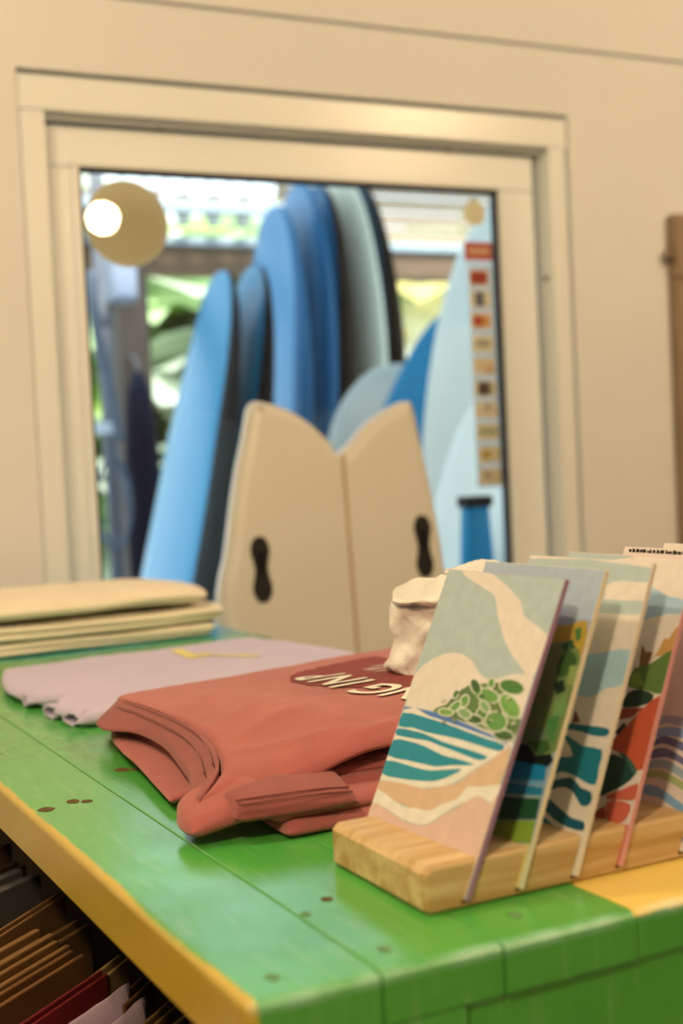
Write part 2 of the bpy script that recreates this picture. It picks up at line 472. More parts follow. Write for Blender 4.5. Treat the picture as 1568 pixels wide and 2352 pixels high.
# ------------------------------------------------------------------ print rack
M_RACK = wood_mat('pine_rack_wood', alb('B88240', .95), alb('E2B06C', .95), .5, (1.0, 16, 16))
rack = thing('print_rack', 'slotted pine wood block holding the row of art prints upright on the counter', 'rack', (0, 0, ZT))
SL = [(.376, .4675), (.411, .42), (.449, .40), (.481, .40), (.528, .40), (.563, .40)]   # slot x at z .005, lean dx/dz
BX0, BX1, BY0, BY1, BH = .352, .640, .620, .733, .0265
poly = [(BX0+.003, 0), (BX1, 0), (BX1, BH)]
SW = .0054
for bx, k in reversed(SL):
    zb = .003; bx = bx+.0019
    poly += [(bx+k*(BH-.005)+SW*.5, BH), (bx+k*(zb-.005)+SW*.5, zb), (bx+k*(zb-.005)-SW*.5, zb), (bx+k*(BH-.005)-SW*.5, BH)]
poly += [(BX0+.004, BH), (BX0, BH-.004), (BX0, .003)]
bm = bmesh.new(); rings = []
for y, d in ((BY0, .0022), (BY0+.0008, .0008), (BY0+.0024, 0), (BY1-.0024, 0), (BY1-.0008, .0008), (BY1, .0022)):
    rings.append([bm.verts.new((x+(d if x < BX0+.006 else 0), y, z-(d if z > BH-.002 else 0)+(d if z < .001 else 0))) for x, z in poly])
n = len(poly)
for A, B in zip(rings, rings[1:]):
    for i in range(n): bm.faces.new((A[i], B[i], B[(i+1) % n], A[(i+1) % n]))
fill_cap(bm, rings[0]); fill_cap(bm, rings[-1], True)
bm_obj('block', bm, M_RACK, rack)
# ------------------------------------------------------------------ prints
am = bpy.data.materials.new('print_ink'); am.use_nodes = True
N = am.node_tree.nodes; L = am.node_tree.links; b = N['Principled BSDF']
vc = N.new('ShaderNodeVertexColor'); vc.layer_name = 'ink'
tc_ = N.new('ShaderNodeTexCoord'); nz = N.new('ShaderNodeTexNoise'); nz.inputs['Scale'].default_value = 120; nz.inputs['Detail'].default_value = 4
L.new(tc_.outputs['Object'], nz.inputs['Vector'])
mr = N.new('ShaderNodeMapRange'); mr.inputs[3].default_value = .86; mr.inputs[4].default_value = 1.12; L.new(nz.outputs['Fac'], mr.inputs[0])
ml = N.new('ShaderNodeMix'); ml.data_type = 'RGBA'; ml.blend_type = 'MULTIPLY'; ml.inputs[0].default_value = 1
L.new(vc.outputs['Color'], ml.inputs[6]); L.new(mr.outputs[0], ml.inputs[7]); L.new(ml.outputs[2], b.inputs['Base Color'])
b.inputs['Roughness'].default_value = .5; b.inputs['Specular IOR Level'].default_value = .35
ART={
1:[
('B0AE90',None),
('E4C49A',[(94,1865),(374,1865),(692,1715),(764,1623),(1000,1527),(1000,1404),(974,1272),(853,1331),(742,1399),(635,1499),(538,1617),(465,1726),(339,1768),(209,1811)]),
('E4C49A',[(-36,1143),(50,1244),(136,1299),(231,1333),(338,1338),(463,1303),(558,1237),(670,1218),(804,1270),(930,1287),(986,1267),(981,896),(931,880),(-19,937)]),
('4E6F8C',[(-12,946),(205,955),(408,948),(651,925),(925,893),(914,877),(664,900),(425,915),(221,924),(-13,926)]),
('E8CDA0',[(-17,926),(221,924),(664,900),(933,877),(934,835),(763,702),(618,582),(399,508),(-32,466)]),
('1F7A78',[(-20,904),(183,911),(410,903),(586,891),(775,879),(926,870),(902,829),(718,832),(530,835),(252,824),(111,829),(-23,815)]),
('1F7A78',[(-20,801),(121,811),(236,812),(422,795),(595,792),(822,784),(778,752),(677,753),(569,760),(393,769),(277,776),(-15,757)]),
('1F7A78',[(-28,724),(112,742),(274,740),(462,719),(588,722),(738,720),(663,698),(568,680),(436,644),(330,637),(152,628),(-37,623)]),
('2B8078',[(-35,587),(120,600),(258,602),(409,614),(650,675),(579,618),(495,573),(381,542),(125,508),(-36,504)]),
('D6A672',[(-33,456),(183,487),(403,501),(550,550),(655,593),(766,696),(854,760),(984,870),(973,594),(717,472),(490,379),(202,370),(-37,396)]),
('E8CDA0',[(-28,403),(125,381),(254,360),(382,375),(506,390),(567,438),(698,508),(741,584),(849,609),(1000,654),(1000,594),(960,542),(853,561),(778,512),(686,451),(627,404),(523,316),(428,290),(295,286),(90,316),(-31,315)]),
('D8A880',[(-36,308),(94,310),(298,280),(432,284),(527,310),(630,398),(781,506),(857,553),(963,537),(1000,586),(987,0),(-37,116)]),
('5C6E33',[(248,958),(351,1017),(401,1088),(493,1158),(623,1190),(754,1209),(900,1068),(993,1030),(975,908),(899,908),(772,926),(560,942)]),
('E0C79A',[(955,1197),(943,1175),(905,1159),(851,1155),(795,1162),(752,1181),(734,1205),(747,1228),(786,1243),(841,1248),(897,1239),(938,1221)]),
('466E2A',[(944,1198),(933,1179),(899,1166),(850,1162),(800,1169),(761,1184),(746,1204),(757,1224),(793,1236),(842,1240),(892,1233),(929,1217)]),
('E0C79A',[(972,1034),(936,1024),(885,1031),(831,1055),(790,1089),(772,1123),(784,1150),(821,1160),(873,1152),(926,1127),(966,1094),(983,1060)]),
('76963F',[(963,1040),(932,1031),(886,1038),(838,1060),(800,1091),(784,1121),(793,1144),(825,1152),(871,1144),(919,1122),(956,1092),(972,1062)]),
('E0C79A',[(782,1116),(769,1095),(731,1081),(678,1077),(624,1086),(583,1105),(568,1128),(582,1150),(621,1164),(675,1166),(729,1157),(768,1139)]),
('64883A',[(771,1116),(759,1099),(725,1088),(678,1085),(630,1093),(594,1108),(580,1127),(592,1145),(627,1157),(675,1159),(723,1151),(758,1135)]),
('E0C79A',[(607,1115),(582,1112),(549,1122),(517,1142),(496,1167),(491,1190),(503,1205),(529,1208),(562,1197),(593,1177),(614,1153),(619,1130)]),
('3C5524',[(600,1122),(580,1120),(553,1129),(527,1147),(508,1168),(502,1186),(510,1198),(531,1199),(558,1190),(584,1173),(602,1152),(608,1134)]),
('E0C79A',[(990,925),(982,907),(952,893),(908,886),(862,889),(827,901),(812,919),(821,937),(852,951),(896,957),(941,954),(975,942)]),
('3C5524',[(979,924),(971,910),(945,899),(907,894),(867,896),(836,905),(823,919),(831,933),(858,944),(897,949),(937,947),(967,938)]),
('E0C79A',[(798,958),(769,945),(725,946),(678,961),(642,986),(626,1014),(634,1038),(665,1051),(709,1050),(756,1035),(791,1010),(807,982)]),
('466E2A',[(789,963),(763,952),(725,954),(685,967),(653,989),(638,1013),(644,1033),(670,1044),(709,1042),(749,1029),(781,1007),(795,983)]),
('E0C79A',[(493,1019),(472,1027),(457,1045),(455,1067),(464,1087),(484,1100),(507,1103),(529,1094),(543,1076),(545,1055),(536,1035),(517,1021)]),
('64883A',[(495,1027),(479,1033),(469,1047),(467,1065),(474,1081),(489,1092),(506,1095),(522,1088),(532,1074),(533,1056),(526,1040),(512,1029)]),
('E0C79A',[(401,976),(388,989),(387,1009),(401,1031),(424,1049),(451,1058),(474,1056),(488,1043),(488,1023),(474,1001),(451,983),(425,974)]),
('64883A',[(407,982),(398,992),(400,1008),(412,1026),(431,1042),(451,1050),(468,1049),(477,1039),(475,1023),(463,1005),(445,990),(424,982)]),
('E0C79A',[(906,1002),(907,970),(884,943),(841,927),(790,927),(744,943),(716,971),(715,1003),(739,1031),(783,1047),(834,1046),(879,1030)]),
('64883A',[(895,1000),(896,973),(875,948),(837,934),(792,934),(752,948),(728,972),(726,1001),(748,1025),(787,1039),(832,1039),(872,1024)]),
('E0C79A',[(712,972),(704,956),(676,944),(635,938),(592,941),(559,952),(545,968),(553,984),(582,996),(623,1001),(666,998),(698,987)]),
('3C5524',[(700,972),(693,960),(669,951),(634,946),(597,948),(569,956),(557,968),(565,980),(589,989),(625,993),(661,991),(689,983)]),
('E0C79A',[(604,978),(591,964),(563,957),(528,959),(494,968),(472,984),(467,1001),(481,1015),(509,1022),(545,1020),(578,1010),(600,995)]),
('7F9455',[(592,980),(582,970),(559,965),(530,966),(502,974),(484,986),(479,999),(490,1009),(514,1014),(543,1012),(570,1004),(588,993)]),
('E0C79A',[(449,977),(443,963),(420,951),(384,944),(345,944),(314,951),(299,964),(305,978),(329,990),(365,997),(404,997),(434,990)]),
('76963F',[(436,976),(431,966),(411,957),(381,952),(349,951),(324,956),(312,965),(317,975),(338,984),(368,989),(400,989),(425,985)]),
('E0C79A',[(684,1164),(666,1169),(651,1182),(644,1199),(646,1216),(658,1228),(675,1232),(693,1227),(708,1215),(715,1197),(713,1180),(702,1168)]),
('64883A',[(683,1172),(671,1175),(661,1185),(656,1199),(657,1212),(665,1221),(676,1225),(688,1221),(698,1211),(703,1198),(702,1185),(695,1175)]),
('E0C79A',[(406,1058),(389,1064),(379,1078),(377,1094),(384,1109),(399,1119),(416,1121),(432,1115),(443,1102),(444,1085),(437,1070),(423,1060)]),
('466E2A',[(407,1066),(397,1070),(391,1080),(390,1092),(395,1104),(404,1112),(415,1113),(425,1109),(431,1099),(432,1087),(427,1075),(418,1068)]),
('E0C79A',[(738,1026),(718,1020),(690,1023),(662,1034),(640,1052),(632,1070),(639,1084),(660,1091),(688,1087),(716,1076),(737,1058),(745,1040)]),
('7F9455',[(729,1031),(714,1027),(692,1030),(669,1040),(652,1054),(644,1068),(649,1079),(664,1083),(686,1080),(709,1070),(726,1056),(733,1042)]),
('3F4A22',[(618,1104),(622,1112),(640,1119),(653,1119),(648,1111),(630,1104)]),
('8A7A3C',[(373,952),(360,953),(341,962),(336,970),(349,969),(367,959)]),
('8A7A3C',[(749,991),(742,996),(743,1003),(752,1005),(759,1001),(758,994)]),
('55852F',[(595,1128),(590,1136),(598,1143),(610,1143),(615,1135),(607,1128)]),
('DCC596',[(937,992),(939,1000),(954,1010),(966,1011),(965,1002),(950,992)]),
('55852F',[(863,1069),(854,1072),(846,1081),(848,1088),(857,1085),(865,1076)]),
('DCC596',[(427,1084),(429,1091),(439,1093),(448,1090),(447,1084),(436,1081)]),
('8A7A3C',[(685,1010),(680,1004),(668,1004),(661,1010),(666,1015),(678,1016)]),
('55852F',[(906,1044),(902,1050),(906,1058),(914,1060),(918,1054),(914,1046)]),
('8A7A3C',[(547,1011),(540,1009),(529,1012),(525,1017),(533,1019),(544,1016)]),
('3F4A22',[(829,1038),(819,1035),(810,1040),(810,1047),(820,1050),(829,1046)]),
('DCC596',[(306,1025),(299,1035),(307,1049),(321,1054),(328,1044),(320,1030)]),
('8A7A3C',[(860,1209),(855,1214),(855,1223),(862,1227),(867,1222),(866,1213)]),
('DCC596',[(915,978),(907,980),(900,988),(901,994),(910,991),(917,984)]),
('3F4A22',[(406,1045),(400,1041),(385,1040),(376,1043),(382,1047),(398,1048)]),
('8A7A3C',[(483,923),(469,927),(456,942),(456,951),(470,947),(483,933)]),
('DCC596',[(523,904),(517,901),(506,903),(501,907),(508,910),(519,908)]),
('DCC596',[(720,1151),(708,1151),(694,1159),(692,1166),(704,1166),(717,1158)]),
('8A7A3C',[(369,903),(375,910),(395,916),(408,914),(402,907),(383,901)]),
('55852F',[(602,1105),(592,1108),(583,1119),(584,1125),(594,1122),(603,1112)]),
('3F4A22',[(739,1075),(729,1075),(714,1081),(709,1087),(719,1087),(734,1081)]),
('3F4A22',[(450,1095),(439,1095),(426,1103),(423,1110),(434,1109),(447,1102)]),
('DCC596',[(840,1124),(844,1133),(860,1142),(873,1143),(870,1134),(853,1125)]),
('DCC596',[(790,981),(781,980),(765,984),(759,990),(769,991),(784,987)]),
('3F4A22',[(913,971),(909,978),(916,986),(926,987),(930,980),(923,972)]),
('3F4A22',[(787,972),(775,970),(759,977),(754,985),(767,986),(783,980)]),
],
2:[
('A9A998',None),
('C89A30',[(660,1473),(833,1518),(965,1557),(994,1412),(961,1286),(710,1255)]),
('7C8340',[(670,1306),(764,1407),(916,1403),(1000,1318),(1000,1029),(1000,844),(954,751),(630,691),(675,1056)]),
('4F7A34',[(889,1496),(934,1520),(953,1448),(926,1424)]),
('355226',[(826,1393),(891,1441),(929,1391),(860,1356)]),
('3F5A22',[(827,1297),(890,1373),(977,1315),(929,1228),(855,1205)]),
('9DA04A',[(926,1282),(996,1291),(1000,1173),(940,1176)]),
('1E2E1C',[(843,1163),(904,1198),(947,1137),(887,1101)]),
('7C9A4A',[(885,1060),(957,1111),(985,995),(911,970)]),
('4F8038',[(867,963),(950,990),(967,833),(901,835)]),
('6F7B48',[(700,854),(817,901),(917,864),(909,770),(756,768)]),
('3F5A22',[(764,797),(918,838),(956,792),(884,738)]),
('0E1810',[(609,742),(769,784),(849,732),(966,767),(970,689),(620,620)]),
('157A8C',[(678,672),(959,693),(974,610),(685,565)]),
('6FA3A0',[(685,565),(976,604),(970,583),(682,544)]),
('22777F',[(681,537),(980,572),(980,527),(686,477)]),
('A5AE88',[(688,473),(982,523),(982,510),(685,456)]),
('1F4A24',[(683,453),(979,507),(989,392),(662,316)]),
('8A9A28',[(665,310),(988,385),(1000,260),(654,173)]),
('E2C46A',[(620,157),(1000,254),(1000,0),(623,0)]),
],
3:[
('E4C49A',None),
('B0AE90',[(-37,1844),(998,1838),(1000,1750),(798,1747),(683,1706),(638,1567),(-37,1509)]),
('B0AE90',[(565,1611),(823,1624),(1000,1631),(1000,1556),(834,1541),(669,1534),(309,1495)]),
('A3B2A0',[(497,1265),(688,1273),(842,1311),(995,1335),(1000,1214),(998,1125),(885,1089),(813,1034),(746,1013),(659,1015),(507,978)]),
('7A3B2A',[(692,929),(754,862),(694,845)]),
('155E5C',[(574,804),(658,839),(806,850),(976,860),(974,814),(861,800),(765,808),(654,797),(547,771)]),
('156A68',[(535,699),(617,741),(685,767),(813,728),(968,732),(978,630),(986,531),(906,528),(825,546),(709,550),(590,505)]),
('E4C49A',[(590,708),(677,738),(764,657),(678,634),(599,584)]),
('0F4F50',[(571,453),(666,486),(792,532),(883,490),(969,481),(983,418),(920,391),(818,463),(708,453),(596,388)]),
('0F4F50',[(551,351),(637,383),(749,346),(877,307),(968,308),(978,258),(861,250),(740,269),(649,303),(534,291)]),
('2F6F6C',[(544,266),(641,274),(754,232),(877,207),(967,215),(964,149),(818,166),(662,169),(524,163)]),
('14524F',[(925,179),(971,203),(979,60),(928,74)]),
],
4:[
('E4C49A',None),
('B0AE90',[(-37,1865),(313,1865),(530,1861),(422,1841),(235,1809),(105,1771),(-37,1747)]),
('A3AEA0',[(684,1627),(744,1667),(865,1625),(1000,1609),(1000,1526),(902,1515),(772,1475),(652,1449)]),
('8A5A2A',[(783,1176),(765,1309),(807,1264),(859,1270),(844,1184),(819,1124)]),
('C88A40',[(835,1183),(893,1274),(917,1361),(951,1365),(981,1431),(1000,1433),(1000,1288),(885,1245)]),
('5C6E2A',[(733,1056),(753,1158),(835,1183),(907,1234),(998,1300),(1000,1162),(1000,1031),(885,1035),(777,1034)]),
('7C8A34',[(740,1114),(797,1135),(859,1059),(755,1045)]),
('1F3420',[(727,913),(752,1002),(832,1034),(945,1016),(912,955),(799,917)]),
('A0432A',[(729,828),(732,900),(902,933),(820,857)]),
('1F3A2C',[(729,751),(778,822),(804,799),(753,734)]),
('C2502C',[(707,655),(779,766),(875,908),(995,1023),(1000,874),(1000,575),(915,583),(825,635)]),
('1A3A2A',[(722,350),(698,471),(714,607),(834,609),(936,574),(946,521),(888,454),(800,394)]),
('3A5A40',[(788,635),(863,628),(957,564),(943,527),(877,589)]),
('C8593A',[(796,380),(880,425),(992,489),(998,396),(917,372),(788,350)]),
('C8593A',[(795,331),(903,362),(978,351),(969,275),(914,226),(829,236)]),
('A8432C',[(708,236),(784,308),(821,241),(722,197)]),
('CC6A4A',[(710,178),(1000,243),(1000,0),(714,0)]),
],
5:[
('E4C49A',None),
('A59A94',[(567,753),(668,784),(847,784),(864,730),(683,736),(568,695)]),
('8E9AA0',[(577,667),(690,715),(869,716),(886,662),(708,660),(573,622)]),
('6A6470',[(613,614),(674,654),(824,637),(936,615),(916,569),(784,594),(673,603),(592,567)]),
('6A6470',[(588,522),(647,569),(735,578),(854,543),(969,509),(945,476),(829,510),(717,525),(600,488)]),
('9AA490',[(605,474),(704,508),(838,483),(995,430),(971,398),(818,437),(703,457),(603,423)]),
('A5A860',[(608,410),(710,437),(843,414),(1000,365),(991,333),(840,371),(706,393),(622,369)]),
('7F9C9C',[(609,323),(707,336),(865,292),(1000,242),(999,203),(845,245),(727,276),(619,267)]),
('6A6A80',[(889,59),(948,94),(1000,80),(964,43),(906,36)]),
],
}

INK_K = .92
PLABEL = ['art print of a palm-fringed surf beach, frontmost card in the wooden rack',
          'art print with orange sky and green hillside, second card in the wooden rack',
          'art print with a tiny red sail over teal waves, third card in the wooden rack',
          'art print of red cliffs and green slopes, fourth card in the wooden rack',
          'art print of grey and olive wave bands with black lettering along its top edge',
          'plain cream card last in the wooden rack, behind all the other prints']
EDGE = ['9A6A6A', 'E8C48A', 'E4C090', 'D88A70', 'E0C090', 'E0C49A']
PW, PL, PT = .1165, .1870, .0034
for i, (bx, k) in enumerate(SL):
    y_left = .734                                    # far side of the card
    o = thing('art_print', PLABEL[i], 'print', (bx, .6175, ZT+.005), 0, 'art prints standing in the slotted rack')
    lean = math.atan(k)
    # card frame: s runs from far (+y) to near (-y), v up the card, n out of its face (-x side)
    ey = Vector((.06, -1, 0)).normalized()
    ev = Vector((math.sin(lean), 0, math.cos(lean)))
    ev = (ev-ey*ev.dot(ey)).normalized()
    en = ey.cross(ev).normalized()
    if en.x > 0: en = -en
    mw = Matrix((( ey.x, ev.x, en.x, bx), (ey.y, ev.y, en.y, .6175), (ey.z, ev.z, en.z, ZT+.005), (0, 0, 0, 1)))
    o.matrix_world = mw
    bm = bmesh.new(); add_box(bm, -PW, 0, 0, PL, -PT, 0)
    bm_obj('card', bm, mat('card_edge_%s' % EDGE[i], alb(EDGE[i], .95), .6, .3, .03), o, bevel=.0003, seg=1)
    bm = bmesh.new(); lay = bm.loops.layers.float_color.new('ink'); cl = []
    for j, (c, pts) in enumerate(ART.get(i+1, [('E4C49A', None)])):
        zz = .0001+j*.00002
        if pts is None: q = [(-PW+.0003, .0003), (-.0003, .0003), (-.0003, PL-.0003), (-PW+.0003, PL-.0003)]
        else:
            q = [((s/1000+.037)/1.037*PW-PW, v/10000) for s, v in pts]
            q = smooth_poly(q) if len(q) > 4 else q
            q = [(min(-.0003, max(-PW+.0003, a)), min(PL-.0003, max(.0003, v))) for a, v in q]
        try: f = bm.faces.new([bm.verts.new((a, v, zz)) for a, v in q])
        except ValueError: continue
        if f.calc_area() < 1e-8: continue
        f.normal_update()
        if f.normal.z < 0: f.normal_flip()
        for lp in f.loops: lp[lay] = (*alb(c, INK_K), 1)
    bmesh.ops.triangulate(bm, faces=bm.faces, ngon_method='EAR_CLIP')
    me = bpy.data.meshes.new('artwork'); bm.to_mesh(me); bm.free()
    link('artwork', me, am, o)
    if i == 4:
        bm = bmesh.new(); random.seed(11); a = -PW+.006
        while a < -.006:
            wd = random.uniform(.0012, .0034)
            add_box(bm, a, a+wd, PL-.0036, PL-.0036+random.uniform(.0012, .0020), .0006, .0008)
            if random.random() < .5: add_box(bm, a, a+wd*.4, PL-.0038, PL-.0012, .0006, .0008)
            a += wd+random.uniform(.0006, .0022)
        bm_obj('lettering', bm, M_BLACK, o)

# ------------------------------------------------------------------ rust shirts
def seam(name, pts, r, m, parent, zoff=0):
    return tube(name, resample([Vector(p)+Vector((0, 0, zoff)) for p in pts], 40), r, m, parent, 8)
M_RUST = mat('rust_jersey', alb('B65A45', .86), .9, .15, .06, 30, .5, 900, sheen=.25)
M_RUST2 = mat('rust_jersey_rib', alb('A6503E', .86), .9, .15, .06, 60, .7, 1200, sheen=.2)
M_PRINTC = mat('cream_screen_print', alb('EBCD98', .95), .75, .2, .06, 200)
M_PRINTD = mat('brown_screen_print', alb('8A3A2A', .9), .8, .2, .08, 200)
G_SH = 'folded shirts laid out on the counter'
rust = thing('folded_shirt', 'folded rust red T-shirt with cream lettering, beside the print rack', 'shirt', (.36, .9, ZT))
rust_z = ZT
def P(x, y, z): return (x, y, z+ZT)
def attach(o, root):
    o.parent = root; o.matrix_parent_inverse = root.matrix_basis.inverted()
    return o
root_inv = {}
def under(o, root):
    """keep world-space vertices while parenting under an Empty that stands somewhere"""
    o.parent = root; o.matrix_parent_inverse = Matrix.Translation(-Vector(root.location)) if root.rotation_euler.z == 0 else root.matrix_basis.inverted()
    return o
# three folded-in layers below, their rounded folds showing at the front
for k, (fl, fr_, z0, z1, lx) in enumerate(((.796, .800, 0, 0, .350), (.806, .788, .008, .0125, .346), (.832, .797, .0145, .0245, .395))):
    under(slab('folded_layer', [P(lx, fl, z0), P(lx+.004, 1.0, z0+.001), P(lx+.008, 1.22, z0+.001)], [P(.80, fr_, z1), P(.80, 1.0, z1), P(.80, 1.24, z1)], .0108, M_RUST, None, 44, 44, .010, .0014, 1+k), rust)
under(slab('folded_layer', [P(.405, .842, .0225), P(.40, 1.0, .020), P(.385, 1.2, .020)], [P(.80, .802, .036), P(.80, 1.0, .034), P(.80, 1.22, .032)], .0095, M_RUST, None, 44, 44, .010, .0022, 14), rust)
# back of the neck, seen through the collar opening
under(slab('back_neck', [P(.312, .915, .004), P(.326, 1.03, .006), P(.337, 1.135, .008), P(.352, 1.18, .010)], [P(.42, .93, .008), P(.42, 1.02, .010), P(.42, 1.12, .012), P(.42, 1.18, .012)], .007, M_RUST, None, 30, 40, .006, .0010, 4), rust)
# top of the shirt: its left rim is the front neckline
neck = [P(.300, .838, .016), P(.322, .852, .026), P(.337, .875, .0305), P(.353, .933, .034), P(.361, 1.0, .035), P(.363, 1.08, .035), P(.362, 1.16, .033), P(.366, 1.21, .030)]
right = [P(.80, .810, .046), P(.80, .88, .047), P(.80, 1.0, .047), P(.80, 1.1, .046), P(.80, 1.19, .043), P(.80, 1.27, .038)]
def sm(a): a = max(0, min(1, a)); return a*a*(3-2*a)
def rise(x, y): return .016*sm((x-.355)/.085)*(1-sm((x-.56)/.26))*sm((1.20-y)/.38)
RID = [(.37, .93, .45, .955, .009, .0020), (.42, .84, .56, .862, .007, .0030), (.375, .98, .46, 1.03, .010, .0016), (.46, .87, .70, .90, .016, -.0014), (.39, 1.07, .47, 1.16, .013, .0016), (.36, .90, .44, .845, .008, .0022)]
top = slab('front_panel', neck, right, .0075, M_RUST, None, 90, 90, .008, .0016, 5, 11, .002, .0003, RID, lift=rise)
under(top, rust)
# ribbed collar band falling outwards from the neckline
inner = [P(.302, .868, .010), P(.322, .900, .018), P(.334, .957, .021), P(.344, 1.02, .0225), P(.344, 1.085, .0225), P(.333, 1.135, .019), P(.338, 1.185, .016)]
under(slab('collar_rib', inner, [P(.306, .838, .022), P(.335, .872, .033), P(.353, .935, .0365), P(.362, 1.0, .0375), P(.364, 1.08, .0375), P(.363, 1.16, .035), P(.366, 1.205, .030)], .005, M_RUST2, None, 16, 60, .004, .0005, 6), rust)
for dx, dz in ((-.0055, .0042), (-.012, -.001)):
    pts = [Vector(p)+Vector((dx, 0, dz+.0012)) for p in [P(.335, .872, .0345), P(.353, .935, .038), P(.362, 1.0, .039), P(.364, 1.08, .039), P(.362, 1.16, .036)]]
    under(tube('collar_stitching', resample(pts, 40), .0007, M_RUST2, None, 6), rust)
under(slab('shoulder_tip', [P(.292, .815, .003), P(.290, .838, .005), P(.302, .872, .008)], [P(.345, .812, .012), P(.350, .840, .020), P(.352, .875, .024)], .015, M_RUST, None, 26, 26, .012, .0012, 9), rust)
# sleeve folded along the front, its hem open toward the viewer
under(slab('sleeve', [P(.318, .806, .012), P(.322, .835, .020)], [P(.402, .792, .013), P(.412, .862, .024)], .013, M_RUST2, None, 40, 26, .011, .0014, 7, 30), rust)
for dy in (0, .006):
    pts = [P(.322, .808+dy, .0262+dy*.3), P(.350, .803+dy, .0268+dy*.3), P(.38, .799+dy, .0268+dy*.3), P(.400, .796+dy, .0255+dy*.3)]
    under(tube('sleeve_stitching', resample(pts, 24), .0007, M_RUST2, None, 6), rust)
# lettering printed on the shirt follows its surface
bpy.context.view_layer.update()
tm = top.data
bvh = BVHTree.FromPolygons([v.co.copy() for v in tm.vertices], [tuple(p.vertices) for p in tm.polygons])
def on_top(bvh_, x, y, z=1.3):
    h = bvh_.ray_cast(Vector((x, y, z)), Vector((0, 0, -1)))
    return h[0].z if h[0] is not None else None
def drape_mesh(name, me, x, y, ang, m, root, bvh_, lift=.0005, sub=True):
    bm = bmesh.new(); bm.from_mesh(me); bpy.data.meshes.remove(me)
    bmesh.ops.triangulate(bm, faces=bm.faces)
    for _ in range(6):
        es = [e for e in bm.edges if e.calc_length() > .005]
        if not es: break
        bmesh.ops.subdivide_edges(bm, edges=es, cuts=1)
        bmesh.ops.triangulate(bm, faces=bm.faces)
    ca, sa = math.cos(ang), math.sin(ang)
    for v in bm.verts:
        X = x+v.co.x*ca-v.co.y*sa; Y = y+v.co.x*sa+v.co.y*ca
        z = on_top(bvh_, X, Y)
        v.co = (X, Y, (z if z is not None else ZT+.04)+lift)
    bm.normal_update()
    me = bpy.data.meshes.new(name); bm.to_mesh(me); bm.free()
    for p in me.polygons:
        p.use_smooth = True
    o = link(name, me, m); under(o, root); return o
# badge disc behind the arc of letters
CX, CY = .618, 1.055
def disc_mesh(r0, r1, a0, a1, n=40, jag=0):
    bm = bmesh.new(); vs = []
    for k in range(n+1):
        a = a0+(a1-a0)*k/n; r = r1*(1+jag*noise.noise(Vector((k*.6, 1, 2))))
        vs.append((bm.verts.new((r0*math.cos(a), r0*math.sin(a), 0)), bm.verts.new((r*math.cos(a), r*math.sin(a), 0))))
    for p, q in zip(vs, vs[1:]): bm.faces.new((p[0], p[1], q[1], q[0]))
    me = bpy.data.meshes.new('d'); bm.to_mesh(me); bm.free(); return me
drape_mesh('badge_ground', disc_mesh(.004, .131, math.radians(85), math.radians(290), 70, .03), CX, CY, 0, M_PRINTD, rust, bvh, .0006)
for ch, x, y, sz, a in (('P', .526, 1.098, .060, 84), ('N', .521, 1.052, .058, 88), ('I', .518, 1.018, .058, 92), ('G', .517, .972, .058, 97), ('N', .523, .930, .052, 102)):
    drape_mesh('letter', text_mesh(ch, sz, 0, .022), x-.006, y-.012, math.radians(a), M_PRINTC, rust, bvh, .0017)
bm = bmesh.new(); random.seed(5)
for k in range(46):
    a = math.radians(random.uniform(90, 275)); r0 = random.uniform(.02, .05); r1 = r0+random.uniform(.010, .022); wd = random.uniform(.0006, .0016)
    d = Vector((math.cos(a), math.sin(a), 0)); q = Vector((-d.y, d.x, 0))
    bm.faces.new([bm.verts.new(p) for p in (d*r0, d*(r0+r1)/2-q*wd, d*r1, d*(r0+r1)/2+q*wd)])
me = bpy.data.meshes.new('r'); bm.to_mesh(me); bm.free()
o = drape_mesh('printed_rays', me, CX, CY, 0, M_PRINTC, rust, bvh, .0017); o['kind'] = 'stuff'

# ------------------------------------------------------------------ lilac shirt
M_LIL = mat('lilac_jersey', alb('CAAA9E', .93), .9, .15, .03, 20, .5, 900, sheen=.2)
M_YELP = mat('yellow_screen_print', alb('E2BE5A', .95), .75, .2, .05, 200)
lil = thing('folded_shirt', 'folded lilac T-shirt with a yellow print, between the cream stack and the rust shirt', 'shirt', (.36, 1.3, ZT))
under(slab('folded_layer', [P(.352, 1.262, 0), P(.345, 1.33, 0), P(.340, 1.44, 0), P(.352, 1.60, 0)], [P(.68, 1.268, 0), P(.69, 1.36, 0), P(.70, 1.46, 0), P(.69, 1.62, 0)], .010, M_LIL, None, 50, 50, .008, .0012, 11), lil)
lt = slab('front_panel', [P(.338, 1.258, .002), P(.352, 1.275, .006), P(.334, 1.32, .004), P(.348, 1.36, .008), P(.334, 1.40, .004), P(.326, 1.46, .003), P(.330, 1.53, .004), P(.352, 1.62, .006)],
          [P(.66, 1.256, .009), P(.69, 1.33, .010), P(.715, 1.40, .010), P(.705, 1.50, .010), P(.685, 1.635, .008)], .010, M_LIL, None, 90, 90, .008, .0022, 12, 12, .002, .0008,
          [(.36, 1.36, .43, 1.375, .004, .004), (.35, 1.43, .46, 1.40, .005, .0035), (.35, 1.50, .44, 1.46, .006, .0035), (.345, 1.30, .40, 1.30, .005, .003)])
under(lt, lil)
